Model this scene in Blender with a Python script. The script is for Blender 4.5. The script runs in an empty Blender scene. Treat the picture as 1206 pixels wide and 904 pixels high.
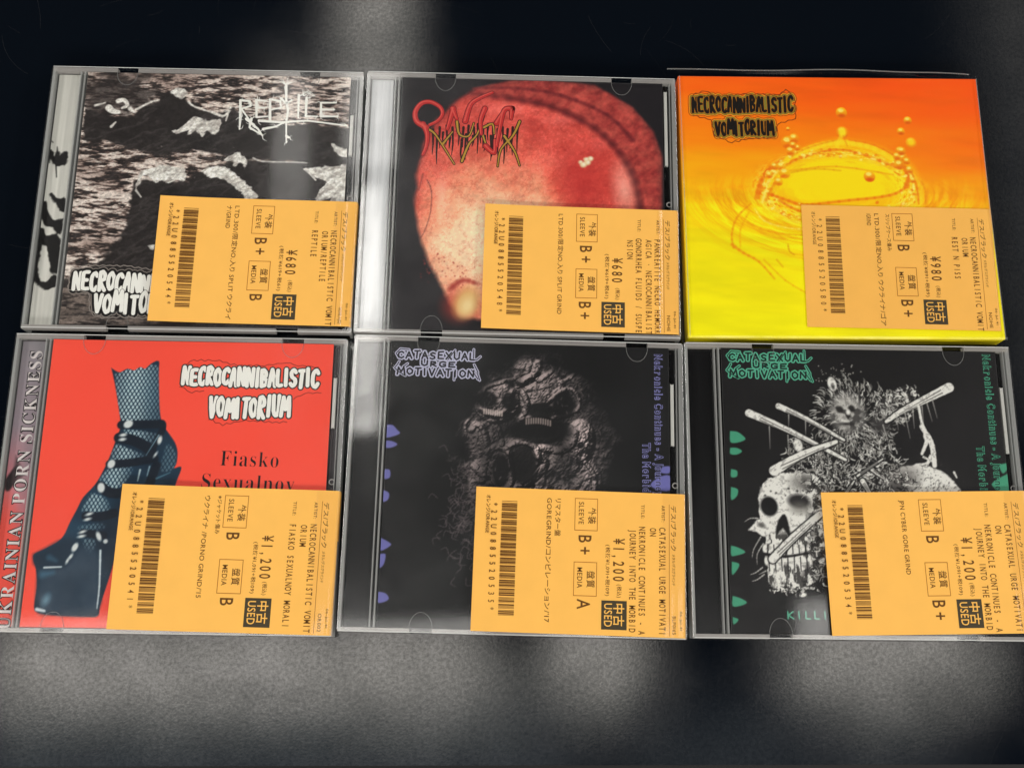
import bpy, math, random
import numpy as np

sc = bpy.context.scene
COL = sc.collection
MM = 0.001
R = math.radians

# ------------------------------------------------------------------ camera
cd = bpy.data.cameras.new('camera'); cam = bpy.data.objects.new('camera', cd); COL.objects.link(cam)
cd.sensor_width = 36.0
cd.lens = 36.0 * 1276.9 / 1206.0
cd.clip_start = 0.01; cd.clip_end = 50
from mathutils import Matrix, Vector
PITCH, YAW, HGT = 0.243528, -0.020163, 460.19
M = Matrix.Rotation(YAW, 4, 'Y') @ Matrix.Rotation(PITCH, 4, 'X')
M.translation = Vector((0, 0, HGT * MM))
cam.matrix_world = M
sc.camera = cam

# ------------------------------------------------------------------ world and lamps
w = bpy.data.worlds.new('World'); sc.world = w; w.use_nodes = True
w.node_tree.nodes['Background'].inputs[0].default_value = (0.9, 0.95, 1.0, 1)
w.node_tree.nodes['Background'].inputs[1].default_value = 0.006

def lamp(name, x, y, z, sx, sy, radiance, col=(1, 0.97, 0.92)):
    """rectangular area lamp at ceiling height, facing down"""
    l = bpy.data.lights.new(name, 'AREA'); l.shape = 'RECTANGLE'; l.size = sx; l.size_y = sy
    l.energy = radiance * math.pi * sx * sy
    l.color = col
    o = bpy.data.objects.new(name, l); COL.objects.link(o); o.location = (x, y, z)
    return o
H = 1.60
# the fixtures mirrored in the table and lids
lamp('ceiling_or_fill_light', -0.47, -0.02, H, 0.92, 0.155, 3.7)
lamp('ceiling_or_fill_light', 0.19, 0.01, H, 0.16, 0.18, 3.6)
lamp('ceiling_or_fill_light', 0.74, 0.01, H, 0.34, 0.17, 3.8)
lamp('ceiling_or_fill_light', -0.245, 0.66, H, 0.060, 0.50, 9)
lamp('ceiling_or_fill_light', -0.25, 1.36, H, 0.11, 0.80, 3.6)
lamp('ceiling_or_fill_light', -0.41, 1.0, H, 0.07, 0.34, 2.4)  # added lamp, placed so its reflection puts a glare on CD 1's lid
lamp('ceiling_or_fill_light', 1.14, 1.0, H, 0.16, 1.1, 0.45)
# dim lamps standing in for lit ceiling, added for the grey front sheen
lamp('ceiling_or_fill_light', -0.40, -0.20, H, 1.10, 0.20, 0.5, (.82, .92, 1))
lamp('ceiling_or_fill_light', 0.55, -0.20, H, 0.6, 0.20, 0.3, (.82, .92, 1))
# unseen lamps added outside the mirrored area, for overall fill
lamp('ceiling_or_fill_light', -2.3, 0.8, H, 0.5, 2.6, 14)
lamp('ceiling_or_fill_light', 2.8, 0.5, H, 0.7, 2.6, 15)
lamp('ceiling_or_fill_light', 0.0, 4.0, H, 3.2, 0.7, 17)
lamp('ceiling_or_fill_light', 0.2, -2.3, H, 3.2, 0.8, 15)

sc.view_settings.view_transform = 'Standard'; sc.view_settings.look = 'None'
sc.view_settings.exposure = 0.15; sc.view_settings.gamma = 1.0
sc.render.engine = 'CYCLES'
sc.cycles.use_denoising = True
sc.cycles.max_bounces = 10; sc.cycles.transparent_max_bounces = 24; sc.cycles.glossy_bounces = 5
sc.cycles.sample_clamp_indirect = 4

# ------------------------------------------------------------------ materials
def lin(c):
    c = np.asarray(c, float) / 255.0
    return np.where(c <= 0.04045, c / 12.92, ((c + 0.055) / 1.055) ** 2.4)
def newmat(name):
    m = bpy.data.materials.new(name); m.use_nodes = True
    nt = m.node_tree
    return m, nt, nt.nodes['Principled BSDF']
def plain(name, rgb, rough=0.5, spec=0.4, noise=0.0, nscale=900):
    m, nt, p = newmat(name)
    c = lin(rgb)
    p.inputs['Base Color'].default_value = (*c, 1)
    p.inputs['Roughness'].default_value = rough
    p.inputs['Specular IOR Level'].default_value = spec
    if noise:
        tc = nt.nodes.new('ShaderNodeTexCoord')
        n = nt.nodes.new('ShaderNodeTexNoise'); n.inputs['Scale'].default_value = nscale; n.inputs['Detail'].default_value = 5
        mx = nt.nodes.new('ShaderNodeMix'); mx.data_type = 'RGBA'
        mx.inputs[6].default_value = (*(c * (1 - noise)), 1); mx.inputs[7].default_value = (*np.minimum(c * (1 + noise), 1), 1)
        nt.links.new(tc.outputs['Object'], n.inputs['Vector'])
        nt.links.new(n.outputs['Fac'], mx.inputs[0]); nt.links.new(mx.outputs[2], p.inputs['Base Color'])
    return m
def clear(name, tint=(1, 1, 1), haze=0.25, bow=0.0, milky=0.0, milk=(0.5, 0.5, 0.48)):
    """clear polystyrene: see-through with Fresnel gloss, a little haze from handling, and (for edges) milkiness"""
    m, nt, p = newmat(name)
    N, L = nt.nodes, nt.links
    N.remove(p)
    out = N['Material Output']
    tr = N.new('ShaderNodeBsdfTransparent'); tr.inputs[0].default_value = (*tint, 1)
    g1 = N.new('ShaderNodeBsdfGlossy'); g1.distribution = 'BECKMANN'; g1.inputs['Roughness'].default_value = 0.07
    g2 = N.new('ShaderNodeBsdfGlossy'); g2.distribution = 'BECKMANN'; g2.inputs['Roughness'].default_value = 0.26
    mg = N.new('ShaderNodeMixShader')
    tz = N.new('ShaderNodeTexCoord'); nz = N.new('ShaderNodeTexNoise'); nz.inputs['Scale'].default_value = 45; nz.inputs['Detail'].default_value = 6; nz.inputs['Roughness'].default_value = .7
    rz = N.new('ShaderNodeMapRange'); rz.inputs[1].default_value = .4; rz.inputs[2].default_value = .65; rz.inputs[3].default_value = haze * .5; rz.inputs[4].default_value = min(haze * 2.2, 1)
    L.new(tz.outputs['Object'], nz.inputs['Vector']); L.new(nz.outputs['Fac'], rz.inputs[0]); L.new(rz.outputs[0], mg.inputs[0])
    L.new(g1.outputs[0], mg.inputs[1]); L.new(g2.outputs[0], mg.inputs[2])
    fr = N.new('ShaderNodeFresnel')
    ge = N.new('ShaderNodeNewGeometry'); mr = N.new('ShaderNodeMapRange')      # same reflectance from either side of the thin sheet
    mr.inputs[3].default_value = 1.5; mr.inputs[4].default_value = 1 / 1.5
    L.new(ge.outputs['Backfacing'], mr.inputs[0]); L.new(mr.outputs[0], fr.inputs['IOR'])
    mx = N.new('ShaderNodeMixShader')
    L.new(fr.outputs[0], mx.inputs[0]); L.new(tr.outputs[0], mx.inputs[1]); L.new(mg.outputs[0], mx.inputs[2])
    if bow:
        tc = N.new('ShaderNodeTexCoord'); n = N.new('ShaderNodeTexNoise'); n.inputs['Scale'].default_value = 14; n.inputs['Detail'].default_value = 1
        b = N.new('ShaderNodeBump'); b.inputs['Strength'].default_value = 1; b.inputs['Distance'].default_value = bow
        L.new(tc.outputs['Object'], n.inputs['Vector']); L.new(n.outputs['Fac'], b.inputs['Height'])
        for g in (g1, g2): L.new(b.outputs[0], g.inputs['Normal'])
    last = mx
    if milky:
        d = N.new('ShaderNodeBsdfDiffuse'); d.inputs[0].default_value = (*milk, 1)
        m2 = N.new('ShaderNodeMixShader'); m2.inputs[0].default_value = milky
        L.new(mx.outputs[0], m2.inputs[1]); L.new(d.outputs[0], m2.inputs[2]); last = m2
    L.new(last.outputs[0], out.inputs[0])
    return m
def printed(name, rough=0.45, gain=0.92):
    """printed paper: ink colours come from the mesh's colour attribute"""
    m, nt, p = newmat(name)
    a = nt.nodes.new('ShaderNodeAttribute'); a.attribute_name = 'ink'
    nt.links.new(a.outputs['Color'], p.inputs['Base Color'])
    p.inputs['Roughness'].default_value = rough; p.inputs['Specular IOR Level'].default_value = 0.3
    return m

M_CLEAR = clear('clear_polystyrene', bow=0.00012)
M_FILM = clear('clear_film', haze=0.5, bow=0.0002)
M_EDGE = clear('clear_polystyrene_edge', tint=(0.85, 0.86, 0.85), haze=0.4, milky=0.30, milk=(0.76, 0.72, 0.69))
M_GLINT = clear('pale_lid_glint', tint=(0.85, 0.86, 0.85), haze=0.3, milky=0.62, milk=(0.8, 0.8, 0.78))
M_RIB = clear('clear_polystyrene_rib', tint=(0.8, 0.82, 0.82), haze=0.4, milky=0.32, milk=(0.7, 0.7, 0.68))
M_TAB = clear('clear_polystyrene_tab', tint=(0.9, 0.9, 0.9), haze=0.4, milky=0.2)
M_TRAY = plain('black_tray_plastic', (24, 24, 25), 0.22, 0.5)
M_PRINT = printed('printed_cover')
M_PAPER = plain('orange_tag_paper', (240, 180, 84), 0.48, 0.35, 0.06, 90)
_nt = M_PAPER.node_tree; _n = _nt.nodes.new('ShaderNodeTexNoise'); _n.inputs['Scale'].default_value = 38; _n.inputs['Detail'].default_value = 2; _tc = _nt.nodes.new('ShaderNodeTexCoord'); _b = _nt.nodes.new('ShaderNodeBump')
_b.inputs['Strength'].default_value = 1; _b.inputs['Distance'].default_value = .0007; _nt.links.new(_tc.outputs['Object'], _n.inputs['Vector']); _nt.links.new(_n.outputs['Fac'], _b.inputs['Height']); _nt.links.new(_b.outputs[0], _nt.nodes['Principled BSDF'].inputs['Normal'])
M_INK = plain('tag_print_ink', (98, 62, 22), 0.6, 0.2)
M_STAMP = plain('tag_stamp_ink', (66, 58, 42), 0.6, 0.2)
M_RULE = plain('tag_rule_ink', (150, 84, 20), 0.6, 0.2)
M_BACK = plain('inlay_paper', (200, 198, 190), 0.6, 0.3)

def flat(name, rgb, rough=0.45): return plain(name, rgb, rough, 0.3)
M_WHITE = flat('white_ink', (235, 235, 228)); M_BLACK = flat('black_ink', (14, 12, 12))

# ------------------------------------------------------------------ mesh helpers (all in millimetres)
class MB:
    def __init__(s): s.v = []; s.f = []
    def add(s, vs, fs):
        o = len(s.v); s.v += [tuple(v) for v in vs]; s.f += [tuple(i + o for i in f) for f in fs]; return s
    def box(s, x0, x1, y0, y1, z0, z1):
        v = [(x, y, z) for z in (z0, z1) for y in (y0, y1) for x in (x0, x1)]
        return s.add(v, [(0, 2, 3, 1), (4, 5, 7, 6), (0, 1, 5, 4), (1, 3, 7, 5), (3, 2, 6, 7), (2, 0, 4, 6)])
    def bevbox(s, x0, x1, y0, y1, z0, z1, b=0.5, corner=1.2, seg=5):
        """slab with rounded corners in plan and a chamfered top and bottom edge"""
        def ring(i, z):
            r = max(corner - i, 0.05); pts = []
            for cx, cy, a0 in ((x1 - corner, y1 - corner, 0), (x0 + corner, y1 - corner, 90), (x0 + corner, y0 + corner, 180), (x1 - corner, y0 + corner, 270)):
                for k in range(seg + 1):
                    a = R(a0 + 90 * k / seg); pts.append((cx + r * math.cos(a), cy + r * math.sin(a), z))
            return pts
        rs = [ring(b, z0), ring(b * .3, z0 + b * .3), ring(0, z0 + b), ring(0, z1 - b), ring(b * .3, z1 - b * .3), ring(b, z1)]
        n = len(rs[0]); v = sum(rs, []); f = [tuple(reversed(range(n))), tuple(range(5 * n, 6 * n))]
        for k in range(5):
            for i in range(n):
                j = (i + 1) % n; f.append((k * n + i, k * n + j, (k + 1) * n + j, (k + 1) * n + i))
        return s.add(v, f)
    def disc(s, x, y, r, z, n=12):
        return s.add([(x + r * math.cos(2 * math.pi * k / n), y + r * math.sin(2 * math.pi * k / n), z) for k in range(n)], [tuple(range(n))])
    def poly(s, pts, z): return s.add([(x, y, z) for x, y in pts], [tuple(range(len(pts)))])
    def stroke(s, pts, r0, z, r1=None, n=9):
        """flat pen stroke with round ends along a polyline; each piece a hair above the last"""
        r1 = r0 if r1 is None else r1
        k = len(pts) - 1
        rr = [r0 + (r1 - r0) * i / max(k, 1) for i in range(k + 1)]
        for i in range(k):
            (ax, ay), (bx, by) = pts[i], pts[i + 1]
            a, b = rr[i], rr[i + 1]; th = math.atan2(by - ay, bx - ax)
            o = []
            for q in range(n + 1):
                t = th + math.pi / 2 + math.pi * q / n; o.append((ax + a * math.cos(t), ay + a * math.sin(t)))
            for q in range(n + 1):
                t = th - math.pi / 2 + math.pi * q / n; o.append((bx + b * math.cos(t), by + b * math.sin(t)))
            s.poly(o, z + 0.00015 * ((len(s.f)) % 12))
        return s
    def tube(s, pts, r, n=8):
        P = [Vector(p) for p in pts]; base = len(s.v); v = []; f = []
        for i, p in enumerate(P):
            t = (P[min(i + 1, len(P) - 1)] - P[max(i - 1, 0)]).normalized()
            u = t.cross(Vector((0, 0, 1))); u = u.normalized() if u.length > 1e-6 else Vector((1, 0, 0)); w_ = u.cross(t)
            for k in range(n):
                a = 2 * math.pi * k / n; q = p + u * r * math.cos(a) + w_ * r * math.sin(a); v.append(tuple(q))
        for i in range(len(P) - 1):
            for k in range(n):
                j = (k + 1) % n; f.append((i * n + k, i * n + j, (i + 1) * n + j, (i + 1) * n + k))
        f.append(tuple(range(n))); f.append(tuple(reversed(range((len(P) - 1) * n, len(P) * n))))
        return s.add(v, f)
    def build(s, name, mat, parent=None):
        me = bpy.data.meshes.new(name)
        me.from_pydata([(x * MM, y * MM, z * MM) for x, y, z in s.v], [], s.f)
        me.materials.append(mat); me.update()
        o = bpy.data.objects.new(name, me); COL.objects.link(o)
        if parent is not None: o.parent = parent
        return o
def thing(name, label, cat, loc, rz, group):
    o = bpy.data.objects.new(name, None); COL.objects.link(o)
    o.empty_display_size = 0.02
    o.location = [c * MM for c in loc]; o.rotation_euler = (0, 0, rz)
    o['label'] = label; o['category'] = cat; o['group'] = group
    return o

# glyph outlines from the built-in font
GL = {}
def glyph(ch, off=0.0):
    if (ch, off) not in GL:
        c = bpy.data.curves.new('glyph', 'FONT'); c.body = ch; c.resolution_u = 3; c.offset = off
        o = bpy.data.objects.new('glyph', c); COL.objects.link(o)
        dg = bpy.context.evaluated_depsgraph_get()
        m = bpy.data.meshes.new_from_object(o.evaluated_get(dg))
        v = np.array([(q.co.x, q.co.y) for q in m.vertices]).reshape(-1, 2); f = [tuple(p.vertices) for p in m.polygons]
        bpy.data.objects.remove(o); bpy.data.curves.remove(c); bpy.data.meshes.remove(m)
        if len(v): adv = v[:, 0].max()
        else: adv = 0.3
        GL[(ch, off)] = (v, f, adv)
    return GL[(ch, off)]
def text(mb, s, x, y, size, z, ang=-90, pitch=None, sx=1.0, off=0.0, track=0.09, length=None):
    """lay glyphs along a line from (x, y); size = em in mm; pitch = fixed advance in mm, or length = total length"""
    pos = []; cur = 0.0; fits = {}
    for ch in s:
        v, f, adv = glyph(ch, off)
        if ch == ' ': pos.append(cur); cur += (pitch or 0.30 * size * sx); continue
        if pitch:
            fit = min(1.0, .86 * pitch / max(np.ptp(v[:, 0]) * size * sx, 1e-6))
            fits[len(pos)] = fit; wid = (v[:, 0].max() + v[:, 0].min()) * size * sx * fit
            pos.append(cur + (pitch - wid) / 2); cur += pitch
        else:
            pos.append(cur - v[:, 0].min() * size * sx * 0.6); cur += (adv + track) * size * sx
    k = 1.0 if not length else length / max(cur, 1e-6)
    ca, sa = math.cos(R(ang)), math.sin(R(ang))
    for i, (ch, p) in enumerate(zip(s, pos)):
        v, f, adv = glyph(ch, off)
        if not len(v): continue
        gx = v[:, 0] * size * sx * (k if length else fits.get(i, 1)) + p * k; gy = v[:, 1] * size
        mb.add([(x + a * ca - b * sa, y + a * sa + b * ca, z + 0.0007 * (i % 3)) for a, b in zip(gx, gy)], f)
    return mb

# pen-stroke capitals in a unit box (for the hand-drawn band logos)
PEN = {
 'A': [[(0, 0), (.45, 1), (.95, 0)], [(.2, .38), (.75, .38)]],
 'B': [[(.05, 0), (.05, 1), (.65, .9), (.7, .65), (.1, .52)], [(.1, .52), (.8, .4), (.8, .12), (.05, 0)]],
 'C': [[(.9, .82), (.6, 1), (.15, .85), (.03, .5), (.15, .12), (.6, 0), (.92, .2)]],
 'E': [[(.85, 1), (.08, .95), (.05, .5), (.05, .03), (.9, .02)], [(.05, .52), (.65, .52)]],
 'G': [[(.9, .85), (.5, 1), (.08, .8), (.03, .3), (.3, 0), (.85, .08), (.88, .45), (.55, .45)]],
 'I': [[(.42, 0), (.38, 1)]],
 'K': [[(.05, 0), (.05, 1)], [(.85, 1), (.1, .5), (.9, 0)]],
 'L': [[(.1, 1), (.06, .05), (.85, .02)]],
 'M': [[(0, 0), (.15, 1), (.5, .35), (.85, 1), (1, 0)]],
 'N': [[(.03, 0), (.08, 1), (.82, .02), (.88, 1)]],
 'O': [[(.5, 1), (.1, .8), (.04, .35), (.4, 0), (.85, .2), (.95, .65), (.5, 1)]],
 'P': [[(.08, 0), (.08, 1), (.75, .92), (.82, .62), (.1, .48)]],
 'R': [[(.06, 0), (.08, 1), (.7, .92), (.75, .62), (.12, .48), (.85, 0)]],
 'S': [[(.85, .85), (.5, 1), (.12, .82), (.25, .55), (.75, .42), (.8, .15), (.4, 0), (.05, .14)]],
 'T': [[(.08, .98), (.95, 1)], [(.48, 1), (.45, 0)]],
 'U': [[(.05, 1), (.08, .25), (.45, 0), (.85, .2), (.9, 1)]],
 'V': [[(.02, 1), (.42, 0), (.9, 1)]],
 'X': [[(.02, 1), (.92, 0)], [(.9, 1), (.05, 0)]],
 'Z': [[(.05, 1), (.9, 1), (.05, 0), (.92, 0)]],
}
WID = {'I': .72, 'M': 1.25, 'L': .85, 'N': 1.1}
def pen_line(word, x, y, width, h, rise=0.0, seed=0, jit=0.06, space=0.28, per_letter=False):
    """strokes (lists of points) for one line of hand-drawn capitals, starting at (x, y) with the given total width"""
    rnd = random.Random(seed); groups = []
    tot = sum(WID.get(c, 1) for c in word) + space * (len(word) - 1)
    u = width / tot; cx = x
    for c in word:
        ww = WID.get(c, 1) * u; dy = rise * (cx - x) / width + rnd.uniform(-jit, jit) * h; hh = h * rnd.uniform(1 - jit, 1 + jit * 1.5); sl = rnd.uniform(-.08, .12)
        groups.append([])
        for st in PEN[c]:
            groups[-1].append([(cx + px * ww * (1 if c != 'I' else .9) + sl * py * h * .4, y + dy + py * hh) for px, py in st])
        cx += ww + space * u
    return groups if per_letter else sum(groups, [])

def smooth(p, n=4):
    if len(p) < 3: return list(p)
    q = [p[0]] + list(p) + [p[-1]]; out = []
    for i in range(1, len(q) - 2):
        a, b, c, d = q[i - 1], q[i], q[i + 1], q[i + 2]
        for k in range(n):
            t = k / n; out.append(tuple(.5 * (2 * b[j] + (c[j] - a[j]) * t + (2 * a[j] - 5 * b[j] + 4 * c[j] - d[j]) * t * t + (3 * b[j] - a[j] - 3 * c[j] + d[j]) * t ** 3) for j in (0, 1)))
    out.append(tuple(p[-1])); return out

# ------------------------------------------------------------------ the printed covers: ink laid on a fine grid of the paper
class Art:
    def __init__(s, x0, x1, y0, y1, d=0.28, rgb=(0, 0, 0), seed=1):
        s.nx = int((x1 - x0) / d) + 1; s.ny = int((y1 - y0) / d) + 1
        s.xs = np.linspace(x0, x1, s.nx); s.ys = np.linspace(y0, y1, s.ny)
        s.X, s.Y = np.meshgrid(s.xs, s.ys); s.C = np.empty((s.ny, s.nx, 3)); s.C[:] = rgb
        s.rs = np.random.RandomState(seed)
    def noise(s, sx, sy, ang=0.0, octv=4, seed=0, rough=0.55, uv=None):
        """smooth fractal value noise, 0..1; sx, sy = feature size in mm"""
        rs = np.random.RandomState(seed); a = R(ang); ca, sa = math.cos(a), math.sin(a)
        U = (s.X * ca + s.Y * sa); V = (-s.X * sa + s.Y * ca)
        if uv is not None: U, V = uv
        tot = 0; amp = 1; out = np.zeros_like(U)
        for o in range(octv):
            u = (U + 300) / sx * 2 ** o; v = (V + 300) / sy * 2 ** o
            iu = np.floor(u).astype(int); iv = np.floor(v).astype(int); fu = u - iu; fv = v - iv
            fu = fu * fu * (3 - 2 * fu); fv = fv * fv * (3 - 2 * fv)
            T = rs.rand(256, 256); g = lambda i, j: T[i & 255, j & 255]
            out += amp * ((g(iu, iv) * (1 - fu) + g(iu + 1, iv) * fu) * (1 - fv) + (g(iu, iv + 1) * (1 - fu) + g(iu + 1, iv + 1) * fu) * fv)
            tot += amp; amp *= rough
        return np.clip((out / tot - 0.5) * 1.7 + 0.5, 0, 1)
    def paint(s, mask, rgb, sl=None):
        if sl is None: sl = (slice(None), slice(None))
        m = np.clip(mask, 0, 1)[..., None]
        c = np.asarray(rgb, float)
        s.C[sl] = s.C[sl] * (1 - m) + c * m
    def window(s, x0, x1, y0, y1):
        i0, i1 = np.searchsorted(s.xs, (x0, x1)); j0, j1 = np.searchsorted(s.ys, (y0, y1))
        return (slice(max(j0 - 1, 0), j1 + 1), slice(max(i0 - 1, 0), i1 + 1))
    def segd(s, X, Y, a, b):
        dx, dy = b[0] - a[0], b[1] - a[1]; q = dx * dx + dy * dy + 1e-12
        t = np.clip(((X - a[0]) * dx + (Y - a[1]) * dy) / q, 0, 1)
        return np.hypot(X - a[0] - t * dx, Y - a[1] - t * dy), t
    def stroke(s, pts, r, rgb, r1=None, soft=0.25, op=1.0):
        r1 = r if r1 is None else r1; pts = smooth(pts, 3); n = len(pts) - 1
        for i in range(n):
            a, b = pts[i], pts[i + 1]; ra = r + (r1 - r) * i / n; rb = r + (r1 - r) * (i + 1) / n; p = max(ra, rb) + soft + .3
            sl = s.window(min(a[0], b[0]) - p, max(a[0], b[0]) + p, min(a[1], b[1]) - p, max(a[1], b[1]) + p)
            if s.X[sl].size == 0: continue
            d, t = s.segd(s.X[sl], s.Y[sl], a, b)
            s.paint(np.clip(.5 - (d - (ra + (rb - ra) * t)) / (2 * soft), 0, 1) * op, rgb, sl)
    def sdf(s, pts):
        d = np.full_like(s.X, 1e9); ins = np.zeros(s.X.shape, bool)
        for i in range(len(pts)):
            a, b = pts[i], pts[(i + 1) % len(pts)]
            d = np.minimum(d, s.segd(s.X, s.Y, a, b)[0])
            c = ((a[1] > s.Y) != (b[1] > s.Y))
            ins ^= c & (s.X < (b[0] - a[0]) * (s.Y - a[1]) / ((b[1] - a[1]) or 1e-9) + a[0])
        return np.where(ins, -d, d)
    def poly(s, pts, rgb=None, soft=0.25, wob=None, op=1.0, sm=True):
        d = s.sdf(smooth(list(pts) + [pts[0]], 3)[:-1] if sm else pts)
        if wob is not None: d = d + wob
        m = np.clip(.5 - d / (2 * soft), 0, 1) * op
        if rgb is not None: s.paint(m, rgb)
        return m
    def ell(s, c, rx, ry, rgb=None, ang=0, soft=0.25, op=1.0):
        a = R(ang); x = s.X - c[0]; y = s.Y - c[1]
        u = x * math.cos(a) + y * math.sin(a); v = -x * math.sin(a) + y * math.cos(a)
        d = (np.hypot(u / rx, v / ry) - 1) * min(rx, ry)
        m = np.clip(.5 - d / (2 * soft), 0, 1) * op
        if rgb is not None: s.paint(m, rgb)
        return m
    def build(s, name, z, parent, thick=0.5, mat=None):
        nx, ny = s.nx, s.ny; n = nx * ny
        co = np.empty((n + 4, 3), np.float32)
        co[:n, 0] = s.X.ravel(); co[:n, 1] = s.Y.ravel(); co[:n, 2] = z
        cor = [0, nx - 1, n - 1, n - nx]
        for k, c in enumerate(cor): co[n + k] = co[c]; co[n + k, 2] = z - thick
        i = np.arange((nx - 1)); j = np.arange(ny - 1); J, I = np.meshgrid(j, i, indexing='ij'); a = (J * nx + I).ravel()
        quads = np.stack([a, a + 1, a + nx + 1, a + nx], 1)
        loops = quads.ravel().tolist(); starts = list(range(0, len(loops), 4)); 
        edges = [list(range(nx - 1, -1, -1)) + [n + 0, n + 1], [n - 1 - k * nx for k in range(ny)] + [n + 1, n + 2],
                 list(range(n - nx, n)) + [n + 2, n + 3], [k * nx for k in range(ny)] + [n + 3, n + 0]]
        for e in edges: starts.append(len(loops)); loops += e
        starts.append(len(loops)); loops += [n + 3, n + 2, n + 1, n]
        me = bpy.data.meshes.new(name)
        me.vertices.add(n + 4); me.vertices.foreach_set('co', (co * MM).ravel())
        me.loops.add(len(loops)); me.loops.foreach_set('vertex_index', np.array(loops, np.int32))
        me.polygons.add(len(starts)); me.polygons.foreach_set('loop_start', np.array(starts, np.int32))
        me.update(calc_edges=True); me.validate()
        at = me.color_attributes.new('ink', 'FLOAT_COLOR', 'POINT')
        col = np.ones((n + 4, 4), np.float32); col[:n, :3] = lin(np.clip(s.C, 0, 255)).reshape(-1, 3) * 0.90; col[n:, :3] = 0.3
        at.data.foreach_set('color', col.ravel())
        me.materials.append(mat or M_PRINT)
        o = bpy.data.objects.new(name, me); COL.objects.link(o); o.parent = parent
        return o
def lerp(a, b, t): return np.asarray(a, float) * (1 - t[..., None]) + np.asarray(b, float) * t[..., None]
def ramp(t, stops):
    t = np.clip(t, 0, 1); xs = [q[0] for q in stops]
    return np.stack([np.interp(t, xs, [q[1][k] for q in stops]) for k in range(3)], -1)

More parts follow.
